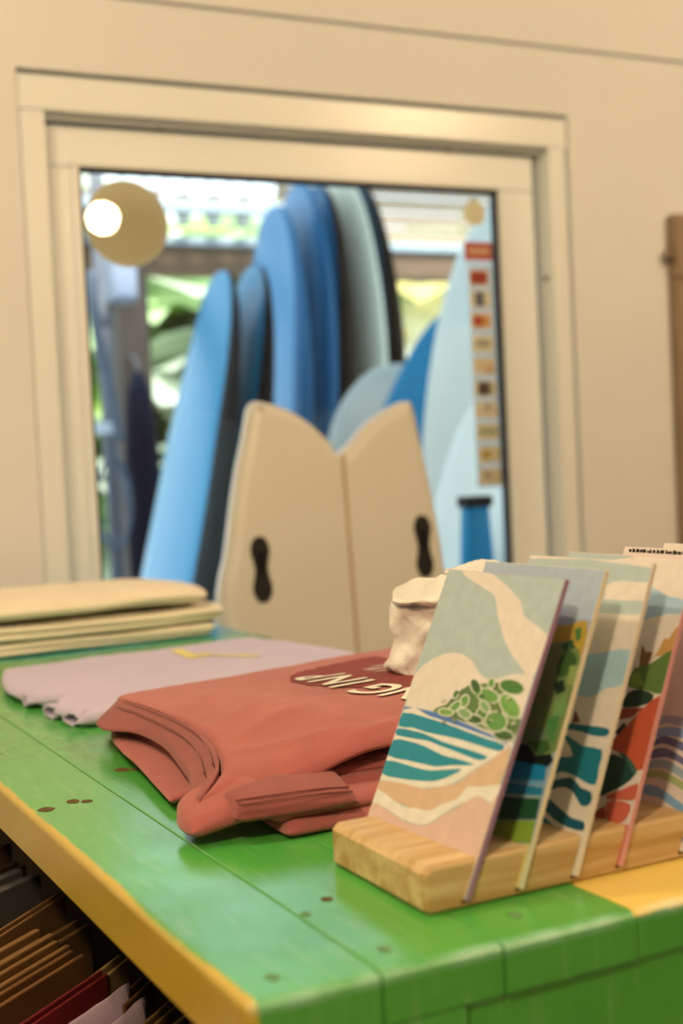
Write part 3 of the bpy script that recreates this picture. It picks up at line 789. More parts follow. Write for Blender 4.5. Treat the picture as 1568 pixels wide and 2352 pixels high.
# gathered sleeve at the left with two open hems
for k, (x, y, a, rx) in enumerate(((.345, 1.335, .3, .015), (.340, 1.42, -.1, .019), (.350, 1.285, .5, .011))):
    bm = bmesh.new(); ring = []
    for i in range(6):
        f = i/5
        row = []
        for j in range(18):
            t_ = 2*math.pi*j/18
            rr = (1-.25*f)*(1+.55*noise.noise(Vector((j*.9, f*2, k))))
            yy = math.cos(t_)*rx*rr; zz = math.sin(t_)*.0055*rr+.0075
            xx = -.012+f*.06
            row.append(bm.verts.new((x+xx*math.cos(a)-yy*math.sin(a), y+xx*math.sin(a)+yy*math.cos(a), ZT+max(.0006, zz+f*.002))))
        ring.append(row)
    for A, B in zip(ring, ring[1:]):
        for j in range(18): bm.faces.new((A[j], A[(j+1) % 18], B[(j+1) % 18], B[j]))
    o = bm_obj('sleeve_hem', bm, M_LIL, None, smooth=True)
    md = o.modifiers.new('thick', 'SOLIDIFY'); md.thickness = .0016; md.offset = 0
    under(o, lil)
lb = BVHTree.FromPolygons([v.co.copy() for v in lt.data.vertices], [tuple(p.vertices) for p in lt.data.polygons])
def stroke_mesh(pts, wd):
    bm = bmesh.new(); pts = [Vector((*p, 0)) for p in pts]; rows = []
    for i, p in enumerate(pts):
        t_ = (pts[min(len(pts)-1, i+1)]-pts[max(0, i-1)]).normalized(); q = Vector((-t_.y, t_.x, 0))
        rows.append((bm.verts.new(p-q*wd), bm.verts.new(p+q*wd)))
    for a, b_ in zip(rows, rows[1:]): bm.faces.new((a[0], b_[0], b_[1], a[1]))
    me = bpy.data.meshes.new('s'); bm.to_mesh(me); bm.free(); return me
for pts, wd in (([(.560, 1.590), (.556, 1.54), (.548, 1.497)], .0075), ([(.548, 1.500), (.575, 1.500), (.590, 1.478)], .007), ([(.585, 1.485), (.60, 1.470), (.612, 1.448)], .006), ([(.566, 1.53), (.578, 1.515)], .008)):
    drape_mesh('screen_print', stroke_mesh(pts, wd), 0, 0, 0, M_YELP, lil, lb, .0008)

# ------------------------------------------------------------------ cream stack
M_CREAM = mat('cream_jersey', [.88, .85, .74], .9, .15, .03, 20, .5, 700, sheen=.2)
CL = ['folded cream T-shirt, lowest of the stack at the far left of the counter', 'folded cream T-shirt, middle of the stack at the far left of the counter', 'folded cream T-shirt, puffy topmost one of the stack at the far left']
zs = [.001, .0205, .0435]; th = [.0175, .0205, .030]
for k in range(3):
    o = thing('folded_shirt', CL[k], 'shirt', (.3, 1.85, ZT+zs[k]), 0, 'cream shirts in the stack')
    dx = (-.004, .012, -.008)[k]
    z = zs[k]; lay = [(0, .5, 0), (.5, .5, .004)] if k < 2 else [(0, 1, 0)]
    for q, (z0, f, ex) in enumerate(lay):
        hh = th[k]*f
        lo = [P(.25, 1.800+.006*q, z+z0*th[k]), P(.24, 1.9, z+z0*th[k]), P(.245, 2.06, z+z0*th[k])]
        hi = [P(.700+dx+ex, 1.815-.006*q, z+z0*th[k]-(.002 if q else 0)), P(.722+dx, 1.90, z+z0*th[k]), P(.700+dx, 2.055, z+z0*th[k])]
        under(slab('folded_layer', lo, hi, hh*.99, M_CREAM, None, 70, 50, (.012 if k < 2 else .05), .0012 if k < 2 else .003, 20+k*2+q, 9, .0006 if k < 2 else .010, 0, [(.30, 1.83, .60, 1.815, .010, -.003)], lift=lambda x, y, k=k: (.0012+.0008*k)*max(0, math.sin(x*17+k*1.9))*sm((1.93-y)/.12)), o)
# ------------------------------------------------------------------ crumpled cloth bag behind the prints
M_BAG = mat('cream_cotton', alb('ECD0A2', .97), .9, .15, .03, 30, .4, 500, sheen=.2)
bag = thing('cloth_bag', 'crumpled cream cotton bag standing on the rust shirt behind the prints', 'bag', (.66, 1.1, ZT+.0520))
# sculpted front: rows from the rim down to the base, columns from its far side round to its near side
BAGNET=[[(-0.0850,-0.0410,0.0725),(-0.0850,-0.0680,0.0805),(-0.0770,-0.0810,0.0915),(-0.0790,-0.1070,0.0905),(-0.0810,-0.1230,0.0925),(-0.0790,-0.1290,0.0965),(-0.0650,-0.1230,0.0985),(-0.0350,-0.1110,0.1035),(0.0050,-0.1010,0.0985)],
[(-0.0950,-0.0600,0.0735),(-0.0990,-0.0880,0.0715),(-0.0950,-0.1110,0.0745),(-0.0930,-0.1280,0.0765),(-0.0930,-0.1400,0.0775),(-0.0890,-0.1430,0.0835),(-0.0700,-0.1330,0.0915),(-0.0400,-0.1210,0.0965),(0.0000,-0.1080,0.0925)],
[(-0.0990,-0.0660,0.0735),(-0.1070,-0.1000,0.0695),(-0.1090,-0.1350,0.0745),(-0.1070,-0.1520,0.0765),(-0.1010,-0.1520,0.0735),(-0.0910,-0.1470,0.0755),(-0.0750,-0.1430,0.0785),(-0.0450,-0.1300,0.0845),(-0.0050,-0.1160,0.0805)],
[(-0.0930,-0.0530,0.0695),(-0.0970,-0.0810,0.0655),(-0.0920,-0.1030,0.0665),(-0.0910,-0.1200,0.0675),(-0.0940,-0.1400,0.0695),(-0.0870,-0.1410,0.0695),(-0.0750,-0.1430,0.0705),(-0.0450,-0.1290,0.0745),(-0.0050,-0.1160,0.0695)],
[(-0.0970,-0.0580,0.0665),(-0.0990,-0.0830,0.0645),(-0.1010,-0.1160,0.0655),(-0.1010,-0.1370,0.0675),(-0.0970,-0.1450,0.0685),(-0.0890,-0.1450,0.0665),(-0.0750,-0.1430,0.0625),(-0.0450,-0.1280,0.0635),(-0.0050,-0.1150,0.0585)],
[(-0.0910,-0.0460,0.0535),(-0.1050,-0.0840,0.0585),(-0.0930,-0.0840,0.0545),(-0.1010,-0.1300,0.0565),(-0.0950,-0.1380,0.0565),(-0.0910,-0.1480,0.0565),(-0.0800,-0.1500,0.0565),(-0.0500,-0.1350,0.0545),(-0.0050,-0.1140,0.0485)],
[(-0.0930,-0.0590,0.0435),(-0.1050,-0.0880,0.0435),(-0.0890,-0.0810,0.0385),(-0.0970,-0.1180,0.0455),(-0.1050,-0.1460,0.0515),(-0.0910,-0.1420,0.0485),(-0.0800,-0.1470,0.0485),(-0.0500,-0.1340,0.0435),(-0.0050,-0.1130,0.0375)],
[(-0.0890,-0.0560,0.0355),(-0.1010,-0.0880,0.0375),(-0.0870,-0.0770,0.0295),(-0.0970,-0.1130,0.0365),(-0.0970,-0.1290,0.0395),(-0.0910,-0.1390,0.0385),(-0.0800,-0.1450,0.0375),(-0.0500,-0.1330,0.0335),(-0.0050,-0.1120,0.0265)],
[(-0.0950,-0.0510,0.0235),(-0.1050,-0.0830,0.0275),(-0.0950,-0.0870,0.0235),(-0.1010,-0.1170,0.0275),(-0.0950,-0.1230,0.0265),(-0.0910,-0.1350,0.0275),(-0.0800,-0.1420,0.0265),(-0.0500,-0.1320,0.0225),(-0.0050,-0.1110,0.0155)],
[(-0.0950,-0.0430,0.0155),(-0.1090,-0.0850,0.0175),(-0.1030,-0.0940,0.0135),(-0.0910,-0.0860,0.0085),(-0.0990,-0.1170,0.0135),(-0.0910,-0.1290,0.0135),(-0.0800,-0.1390,0.0165),(-0.0500,-0.1320,0.0115),(-0.0050,-0.1110,0.0045)],
[(-0.0910,-0.0300,0.0035),(-0.1030,-0.0680,0.0055),(-0.1050,-0.0900,0.0035),(-0.1030,-0.1010,0.0000),(-0.0990,-0.1040,0.0000),(-0.0910,-0.1180,0.0000),(-0.0800,-0.1350,0.0055),(-0.0500,-0.1310,0.0035),(-0.0050,-0.1100,0.0000)],
]
bm = bmesh.new()
nr, nc = len(BAGNET), len(BAGNET[0])
front = [[bm.verts.new(p) for p in r] for r in BAGNET]
back = []
for i, r in enumerate(BAGNET):
    row = []
    for j in range(1, nc-1):
        p = Vector(r[j]); f = j/(nc-1)
        dep = .085*math.sin(math.pi*f)*(1-.30*(1-i/(nr-1)))+.004
        row.append(bm.verts.new((p.x+dep, p.y+.012*math.sin(i*1.3+j), p.z-(.010 if i == 0 else 0)*math.sin(math.pi*f))))
    back.append([front[i][0]]+row+[front[i][-1]])
for i in range(nr-1):
    for j in range(nc-1):
        bm.faces.new((front[i][j], front[i+1][j], front[i+1][j+1], front[i][j+1]))
        vs = []
        for v in (back[i][j], back[i][j+1], back[i+1][j+1], back[i+1][j]):
            if v not in vs: vs.append(v)
        bm.faces.new(vs)
for (ra, rb) in ((front[0], back[0]), (front[-1], back[-1])):
    for j in range(nc-1):
        vs = []
        for v in (ra[j], ra[j+1], rb[j+1], rb[j]):
            if v not in vs: vs.append(v)
        if len(vs) > 2: bm.faces.new(vs)
cr = bm.edges.layers.float.new('crease_edge')
for e in bm.edges:
    a, b_ = e.verts
    for i in (0, 1, 2, 3, 4):
        if a in front[i] and b_ in front[i]: e[cr] = .55
o = bm_obj('body', bm, M_BAG, bag, smooth=True, subsurf=3)
tx = bpy.data.textures.new('crumple', 'CLOUDS'); tx.noise_scale = .022; tx.noise_depth = 2
dm = o.modifiers.new('crumple', 'DISPLACE'); dm.texture = tx; dm.strength = .007; dm.mid_level = .5; dm.texture_coords = 'LOCAL'
# ------------------------------------------------------------------ fish-tail board inside, against the window
M_BWHITE = mat('white_board_lacquer', alb('D8BA8C', .97), .35, .4, .02, 3)
M_STRING = wood_mat('stringer_wood', alb('B08456', .95), alb('BE9262', .95), .5, (10, 10, 1))
fish = thing('fish_surfboard', 'white swallow-tail surfboard with two black fin plugs, standing tail up against the window', 'surfboard', (1.052, 2.0, 0))
outl = [(.909, 1.352), (.933, 1.348), (.959, 1.340), (.985, 1.327), (1.010, 1.310), (1.030, 1.292), (1.046, 1.275), (1.059, 1.254), (1.072, 1.264), (1.085, 1.273), (1.104, 1.292), (1.125, 1.309), (1.147, 1.323), (1.166, 1.332), (1.185, 1.341), (1.206, 1.345), (1.217, 1.338),
        (1.224, 1.291), (1.236, 1.218), (1.248, 1.134), (1.258, 1.031), (1.264, .90), (1.262, .75), (1.250, .55), (1.225, .36), (1.185, .19), (1.13, .07), (1.08, .015), (1.052, .002),
        (1.02, .015), (.96, .07), (.90, .19), (.855, .36), (.826, .55), (.810, .75), (.808, .90), (.817, 1.031), (.833, 1.085), (.847, 1.15), (.859, 1.205), (.871, 1.25), (.884, 1.292), (.896, 1.338)]
def plate(name, outline, y_of, th_, m, parent, rnd=.012, off=Vector((0, 0, 0))):
    """lens-edged plate standing in the x-z plane; y_of(z) gives its front face"""
    bm = bmesh.new()
    n = len(outline)
    cx = sum(p[0] for p in outline)/n; cz = sum(p[1] for p in outline)/n
    def inset(p, i, d):
        a = Vector(outline[i-1]); c = Vector(outline[(i+1) % n]); t_ = (c-a).normalized()
        nn = Vector((t_.y, -t_.x))
        if SGN < 0: nn = -nn
        return Vector(p)-nn*d
    area = sum(outline[i-1][0]*outline[i][1]-outline[i][0]*outline[i-1][1] for i in range(n))
    SGN = 1 if area > 0 else -1
    rings = []
    for f, d in ((0, rnd*1.2), (.12, rnd*.45), (.32, .08*rnd), (.5, 0), (.68, .08*rnd), (.88, rnd*.45), (1, rnd*1.2)):
        ring = []
        for i, p in enumerate(outline):
            q = inset(p, i, d)
            ring.append(bm.verts.new((q.x-off.x, y_of(q.y)+f*th_-off.y, q.y-off.z)))
        rings.append(ring)
    for A, B in zip(rings, rings[1:]):
        for i in range(n): bm.faces.new((A[i], A[(i+1) % n], B[(i+1) % n], B[i]))
    fill_cap(bm, rings[0]); fill_cap(bm, rings[-1], True)
    return bm_obj(name, bm, m, parent)
fy = lambda z: 2.005+.085*(z/1.35)
OFF = Vector((1.052, 2.0, 0))
o = plate('board', smooth_poly(outl), fy, .055, M_BWHITE, fish, .016, OFF)
for p in o.data.polygons: p.use_smooth = len(p.vertices) == 4
bm = bmesh.new()
for z0, z1 in [(.01+k*.0622, .01+(k+1)*.0622) for k in range(20)]:
    v = [bm.verts.new((x-OFF.x, fy(z)-.0008-OFF.y, z)) for x, z in ((1.0555, z0), (1.0625, z0), (1.0625, z1), (1.0555, z1))]
    bm.faces.new(v)
bm_obj('stringer', bm, M_STRING, fish)
def plug(x, z):
    q = []
    for k in range(28):
        a = 2*math.pi*k/28
        rz = .056; rx = .0205-.0095*math.exp(-(math.sin(a)*1.0)**2*9)*1
        q.append((x+math.copysign(abs(math.cos(a))**.8, math.cos(a))*rx*(1 if abs(math.sin(a)) > .2 else 1), z+math.copysign(abs(math.sin(a))**.8, math.sin(a))*rz))
    bm = bmesh.new()
    a_ = [bm.verts.new((px_-OFF.x, fy(pz)-.0022-OFF.y, pz)) for px_, pz in q]; b_ = [bm.verts.new((px_-OFF.x, fy(pz)+.004-OFF.y, pz)) for px_, pz in q]
    n = len(q); f = bm.faces.new(a_)
    for i in range(n): bm.faces.new((a_[i], a_[(i+1) % n], b_[(i+1) % n], b_[i]))
    bm.faces.new(b_[::-1])
    po = bm_obj('fin_plug', bm, M_BLACK, fish)
    bm = bmesh.new(); add_box(bm, x-.003-OFF.x, x+.003-OFF.x, fy(z)-.0026-OFF.y, fy(z)-.0018-OFF.y, z-.030, z+.030)
    s = bm_obj('fin_slot', bm, mat('dark_slot', (.003, .003, .003), .9, .1), po)
plug(.889, 1.067); plug(1.207, 1.083)

# ------------------------------------------------------------------ cardboard sleeves in a crate under the long edge
crate = thing('wooden_crate', 'open brown wooden crate below the yellow counter edge', 'crate', (.15, .95, 0))
M_CRATE = wood_mat('crate_wood', alb('5A3A22', .9), alb('6E482A', .9), .7)
under(box('crate_bottom', -.20, .30, .50, 1.45, .62, .64, M_CRATE), crate)
under(box('crate_side', -.20, .30, 1.43, 1.45, .6405, .80, M_CRATE), crate)
under(box('crate_side', -.20, .30, .50, .52, .6405, .80, M_CRATE), crate)
under(box('crate_back', .30, .315, .50, 1.45, .62, .80, M_CRATE), crate)
for x, y in ((-.19, .52), (-.19, 1.38), (.25, .52), (.25, 1.38)):
    under(box('leg', x, x+.04, y, y+.04, 0, .6195, M_CRATE), crate)
def card(ax, ay, bx, by, top_, th_, colr, label, name='card_sleeve', cat='sleeve', ext=.16, tilt=.0):
    d = Vector((bx-ax, by-ay, 0)).normalized(); a = Vector((bx, by, 0))-d*(((Vector((bx, by, 0))-Vector((ax, ay, 0))).length)+ext)
    q = Vector((-d.y, d.x, 0))          # away from the viewer
    Lg = (Vector((bx, by, 0))-a).length
    t = thing(name, label, cat, (a.x, a.y, .641), math.atan2(d.y, d.x), 'things standing upright in the crate')
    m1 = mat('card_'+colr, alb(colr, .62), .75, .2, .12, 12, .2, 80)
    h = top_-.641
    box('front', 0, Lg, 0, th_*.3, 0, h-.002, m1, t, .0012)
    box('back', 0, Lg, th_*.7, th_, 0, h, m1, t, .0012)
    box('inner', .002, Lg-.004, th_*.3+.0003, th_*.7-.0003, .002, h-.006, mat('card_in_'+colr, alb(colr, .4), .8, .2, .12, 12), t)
    return t
zc = .883
K = .733
for ax, ay, bx, by, th_, c, lab, dz in (
    (.332, 1.80, .398, 1.845, .022, '6A4428', 'dark brown card sleeve at the far end of the crate row', -.004),
    (.330, 1.72, .398, 1.765, .014, '4A2A1C', 'very dark brown thin card sleeve second from the far end of the crate', -.012),
    (.332, 1.617, .392, 1.660, .030, '6A5C48', 'grey-brown card sleeve standing in the crate below the yellow edge', 0),
    (.340, 1.505, .398, 1.563, .007, 'B0743A', 'thin orange-brown card in front of the grey-brown sleeve', .0),
    (.360, 1.44, .402, 1.475, .016, '8A5A2C', 'short brown card set back deep under the yellow edge', -.008),
    (.276, 1.368, .349, 1.428, .020, 'A06A34', 'light brown card sleeve with a pale slip, middle of the crate', .002),
    (.264, 1.316, .356, 1.392, .016, '9A6430', 'tan card sleeve right behind the broad brown one', .0),
    (.256, 1.270, .361, 1.356, .014, '8A5428', 'broad brown card sleeve behind the dark red one', .0),
    (.266, 1.206, .366, 1.291, .007, '8E2420', 'dark red card sleeve with a bright red top edge', .0),
    (.364, 1.291, .400, 1.326, .010, 'C89450', 'short bright tan card next to the red sleeve', -.002),
    (.369, 1.222, .402, 1.256, .010, '7A4A26', 'short dark brown card beside the pink folded cloth', -.002),
    (.359, 1.136, .402, 1.176, .008, '9A6A34', 'thin tan card nearest the counter corner', .002),
    (.378, 1.108, .400, 1.126, .010, 'B07C3E', 'small tan card end peeking out at the counter corner', .004)):
    card(ax*K, ay*K, bx*K, by*K, zc+dz, th_, c, lab, ext=.012 if lab.startswith(('short', 'small', 'thin tan')) else .10)
pk = thing('folded_cloth', 'pale pink folded cloth tucked upright into the crate beside the dark red sleeve', 'cloth', (.24, .88, .641))
M_PINK = mat('pink_cloth', alb('D8A898', .6), .9, .15, .04, 20, .4, 500)
d = Vector((.77, .64, 0)).normalized(); q_ = Vector((.64, -.77, 0))
e0 = Vector((.271, .903, 0)); e1 = e0-d*.17
for k, (o_, tp, t_) in enumerate(((0, .888, .012), (.013, .880, .010))):
    bm = bmesh.new()
    nn, mm = 26, 12
    fr_, bk_ = [], []
    for i in range(nn):
        f = i/(nn-1); p = e0.lerp(e1, f)+q_*o_
        tz = tp-.010*k*f+.001*noise.noise(Vector((f*9, k, 0)))
        A, B = [], []
        for j in range(mm):
            g = j/(mm-1); z = .643+(tz-.643)*g
            wv = .0012*noise.noise(Vector((f*7, g*6, k)))
            tt = t_*.5*math.sqrt(max(.02, 1-max(0, (g-.93)/.07)**2))*math.sqrt(max(.05, 1-max(0, (.06-f)/.06)**2))
            A.append(bm.verts.new(p+q_*(tt+wv)+Vector((0, 0, z)))); B.append(bm.verts.new(p-q_*(tt-wv)+Vector((0, 0, z))))
        fr_.append(A); bk_.append(B)
    for i in range(nn-1):
        for j in range(mm-1):
            bm.faces.new((fr_[i][j], fr_[i+1][j], fr_[i+1][j+1], fr_[i][j+1])); bm.faces.new((bk_[i][j], bk_[i][j+1], bk_[i+1][j+1], bk_[i+1][j]))
        bm.faces.new((fr_[i][-1], fr_[i+1][-1], bk_[i+1][-1], bk_[i][-1])); bm.faces.new((fr_[i][0], bk_[i][0], bk_[i+1][0], fr_[i+1][0]))
    for i in (0, nn-1):
        for j in range(mm-1): bm.faces.new((fr_[i][j], fr_[i][j+1], bk_[i][j+1], bk_[i][j]))
    under(bm_obj('fold', bm, M_PINK, None, smooth=True), pk)

# ------------------------------------------------------------------ decals on the glass
M_STK = mat('decal_back_paper', (.88, .82, .62), .6, .3, .05, 12)
M_STK2 = mat('decal_cream', (.88, .82, .66), .6, .3, .03, 12)
GY = 2.2667
def disc(name, r, m, parent=None, th_=.0006, n=48):
    bm = bmesh.new()
    a = [bm.verts.new((r*math.cos(2*math.pi*i/n), 0, r*math.sin(2*math.pi*i/n))) for i in range(n)]
    b_ = [bm.verts.new((v.co.x, th_, v.co.z)) for v in a]
    bm.faces.new(a); bm.faces.new(b_[::-1])
    for i in range(n): bm.faces.new((a[i], b_[i], b_[(i+1) % n], a[(i+1) % n]))
    return bm_obj(name, bm, m, parent)
t = thing('round_decal', 'large round brown paper decal at the upper left of the window glass', 'decal', (.751, GY, 1.675))
disc('paper', .076, M_STK, t)
t = thing('round_decal', 'small round cream decal high in the right corner of the window glass', 'decal', (1.471, GY, 1.722))
disc('paper', .026, M_STK2, t)
def rgb(h): return lin(h)
M_RED = mat('decal_red', alb('CC4024', .95), .5, .4, .04, 20)
M_RED2 = mat('decal_dark_red', alb('B02A14', .95), .5, .4, .08, 60)
M_PEACH = mat('decal_peach', (.90, .66, .46), .6, .3)
t = thing('payment_decal', 'bright red rectangular decal with a pale line of lettering, top of the decal column', 'decal', (1.4765, GY, 1.6455))
box('ground', -.0325, .0325, 0, .0006, -.0185, .0185, M_RED, t)
bm = bmesh.new(); random.seed(2)
a = -.024
while a < .022:
    wd = random.uniform(.004, .007); add_box(bm, a, a+wd, -.0004, -.0001, -.003, .007); a += wd+.0015
add_box(bm, -.024, .024, -.0004, -.0001, -.0085, -.0065)
bm_obj('lettering', bm, M_PEACH, t)
fm = bpy.data.materials.new('frosted_film'); fm.use_nodes = True
N = fm.node_tree.nodes; L = fm.node_tree.links; b = N['Principled BSDF']
b.inputs['Base Color'].default_value = (*alb('E0C8A4', .95), 1); b.inputs['Roughness'].default_value = .6
tr = N.new('ShaderNodeBsdfTransparent'); mx = N.new('ShaderNodeMixShader'); mx.inputs[0].default_value = .55
L.new(tr.outputs[0], mx.inputs[1]); L.new(b.outputs[0], mx.inputs[2]); L.new(mx.outputs[0], N['Material Output'].inputs[0])
strip = thing('payment_decal_strip', 'frosted strip with a column of ten small payment emblems at the right of the glass', 'decal', (1.479, GY, 1.174))
box('film', -.028, .031, .0008, .0012, 0, .448, fm, strip)
M_NAVY = mat('ink_navy', alb('4A4658', .9), .6); M_GREY = mat('ink_grey', alb('8A7864', .9), .6)
M_ORG = mat('ink_orange', alb('E89A3C', .95), .6); M_ORD = mat('ink_red_orange', alb('C8401C', .95), .6)
M_DRK = mat('ink_dark', alb('3E2A1E', .9), .6, .3, .3, 200); M_GRN = mat('ink_green', alb('96985C', .95), .6); M_GLD = mat('ink_gold', alb('D29A34', .95), .6); M_PALEO = mat('ink_pale_orange', alb('E29858', .95), .6)
M_BRK = mat('ink_brown', alb('7A4A34', .9), .6, .3, .3, 200)
def emblem(x0, x1, z0, z1, ground, marks, texts=()):
    cx, cz = (x0+x1)/2-1.479, (z0+z1)/2-1.174
    w_, h_ = (x1-x0)/2, (z1-z0)/2
    g = box('emblem', cx-w_, cx+w_, .0002, .0006, cz-h_, cz+h_, ground, strip)
    for (a0, a1, c0, c1, m_) in marks:
        box('mark', cx+a0*w_, cx+a1*w_, -.0001, .00015, cz+c0*h_, cz+c1*h_, m_, g)
    return g, cx, cz
emblem(1.452, 1.498, 1.578, 1.609, M_PEACH, [(-.85, .85, -.8, .8, M_RED2)])
emblem(1.452, 1.500, 1.534, 1.568, M_STK2, [(-.5, .4, .15, .8, M_NAVY), (-.5, .4, -.8, -.2, M_NAVY), (-.4, .3, -.18, .13, M_GREY)])
g, cx, cz = emblem(1.452, 1.501, 1.492, 1.523, M_PEACH, [])
for dx, m_, yy in ((-.008, M_ORD, -.0002), (.007, M_ORG, -.0001)):
    dd = disc('mark', .0115, m_, g, .0002, 24); dd.location = (cx+dx, yy, cz)
g, cx, cz = emblem(1.452, 1.503, 1.446, 1.478, M_STK2, [])
me = text_mesh('VISA', .017, 0, .02); me.transform(Matrix.Translation((cx, -.0001, cz)) @ Matrix.Rotation(math.pi/2, 4, 'X')); link('lettering', me, mat('ink_dark_grey', alb('5E5250', .9), .6), g)
g, cx, cz = emblem(1.452, 1.504, 1.401, 1.434, M_STK2, [(-.8, .9, .1, .5, M_PEACH), (.1, .95, -.8, -.2, M_PALEO)])
emblem(1.453, 1.505, 1.357, 1.388, M_STK2, [(-.6, -.08, -.85, .85, M_DRK), (-.06, .38, -.85, .85, M_BRK), (.4, .58, -.8, .8, M_GRN)])
emblem(1.453, 1.506, 1.314, 1.346, M_STK2, [(-.05, .3, .1, .7, M_GREY)])
emblem(1.454, 1.507, 1.270, 1.302, M_STK2, [(-.7, -.4, -.3, .35, M_GRN), (-.32, -.02, -.3, .3, M_GRN), (.06, .36, -.3, .3, M_GRN), (.44, .74, -.3, .35, M_GRN)])
g, cx, cz = emblem(1.455, 1.508, 1.224, 1.257, M_STK2, [])
dd = disc('mark', .0095, M_GLD, g, .0002, 20); dd.location = (cx-.006, -.0001, cz)
g, cx, cz = emblem(1.455, 1.509, 1.180, 1.213, M_STK2, [])
dd = disc('mark', .006, M_GREY, g, .0002, 16); dd.location = (cx-.006, -.0001, cz+.002)

# ------------------------------------------------------------------ outside: patio
struct(box('patio_floor', -4, 9, WY+.1205, 12, -.1, 0, mat('patio_concrete', (.42, .42, .40), .8, .2, .15, 3)))
M_TIMBER = wood_mat('dark_beam_wood', (.13, .085, .05), (.18, .115, .07), .7, (1, 8, 8))
M_GUT = mat('pale_blue_gutter', (.36, .43, .47), .5, .4)
M_POST = wood_mat('dark_post_wood', (.03, .024, .02), (.05, .04, .03), .7, (8, 8, 1))
# far beam with gutter, carried by posts
t = thing('patio_beam', 'brown timber beam under a pale gutter across the far side of the patio', 'beam', (3, 5.2, 2.03))
box('timber', -3.5, 3.5, 0, .12, 0, .112, M_TIMBER, t, .004)
box('gutter', -3.5, 3.5, -.03, .13, .1125, .150, M_GUT, t, .01, 3)
t = thing('patio_post', 'dark wooden patio post standing behind the grey pipe at the left', 'post', (1.63, 4.95, 0))
box('shaft', -.06, .06, -.06, .06, 0, 2.03, M_POST, t, .006)
t = thing('patio_post', 'dark wooden patio post hidden behind the boards at the right', 'post', (4.6, 5.25, 0))
box('shaft', -.06, .06, -.06, .06, 0, 2.03, M_POST, t, .006)
M_LILAC = mat('speaker_grey', (.24, .27, .33), .6, .2)
t = thing('wall_speaker', 'small pale grey box speaker hung on the dark post', 'speaker', (1.47, 4.55, 1.825))
box('cabinet', -.048, .048, -.06, .07, 0, .20, M_LILAC, t, .012, 3)
box('grille', -.038, .038, -.064, -.0605, .015, .185, mat('speaker_mesh', (.28, .32, .42), .7, .3), t, .002)
box('bracket', -.02, .02, .0705, .33, .08, .12, M_POST, t, .003)
M_PIPE = mat('grey_pipe', (.10, .11, .13), .5, .2)
t = thing('downpipe', 'grey blue downpipe with collars beside the left edge of the window', 'pipe', (1.42, 4.6, 0))
bm = bmesh.new(); add_lathe(bm, [(.026, 0), (.026, 2.3)], (0, 0, 0), 18); bm_obj('tube', bm, M_PIPE, t, smooth=True)
for z in (.95, 1.75):
    bm = bmesh.new(); add_lathe(bm, [(.030, z), (.034, z+.01), (.034, z+.05), (.030, z+.06)], (0, 0, 0), 18); bm_obj('collar', bm, M_PIPE, t, smooth=True)
box('bracket', -.075, .005, -.045, -.027, 1.37, 1.41, mat('white_bracket', (.72, .78, .85), .5, .4), t, .004)
t = thing('hose', 'pale blue coiled hose looped over the downpipe', 'hose', (1.39, 4.5, 1.13))
pts = [(.065*math.cos(a*.45)*(.7+.3*math.sin(a*.1)), .012*math.sin(a*.2), .16*math.sin(a*.45)) for a in range(0, 30)]
tube('coil', pts, .007, mat('hose_blue', (.10, .12, .16), .6, .15), t, 8)
t = thing('hose', 'pale blue hose end running down from the downpipe near the speaker', 'hose', (1.36, 4.5, 1.6))
tube('length', resample([(.0, 0, .33), (-.005, 0, .22), (.01, .0, .05), (.045, 0, -.12), (.060, 0, -.26)], 24), .018, mat('hose_blue', (.10, .12, .16), .6, .15), t, 8)
M_WET = mat('navy_neoprene', (.004, .008, .020), .9, .05, .2, 10)
t = thing('wetsuit', 'dark navy wetsuit hanging on the dark post', 'wetsuit', (1.60, 4.80, 0))
bm = bmesh.new(); rows = []
for z, rx in resample([(.02, .045, 0), (.85, .068, 0), (1.10, .070, 0), (1.35, .060, 0), (1.52, .042, 0), (1.60, .012, 0)], 24) and [(v.x, v.y) for v in resample([(.02, .045, 0), (.85, .068, 0), (1.10, .070, 0), (1.35, .060, 0), (1.52, .042, 0), (1.60, .012, 0)], 24)]:
    rows.append([bm.verts.new((rx*math.cos(2*math.pi*j/20)*(1+.12*noise.noise(Vector((j*.8, z*5, 1)))), .05*math.sin(2*math.pi*j/20), z)) for j in range(20)])
for A, B in zip(rows, rows[1:]):
    for j in range(20): bm.faces.new((A[j], A[(j+1) % 20], B[(j+1) % 20], B[j]))
bm.faces.new(rows[0]); bm.faces.new(rows[-1]); bm_obj('body', bm, M_WET, t, smooth=True)
tube('hanger_hook', [(0, 0, 1.58), (0, 0, 1.64), (.0, .05, 1.67), (.0, .0885, 1.66)], .004, M_PIPE, t)

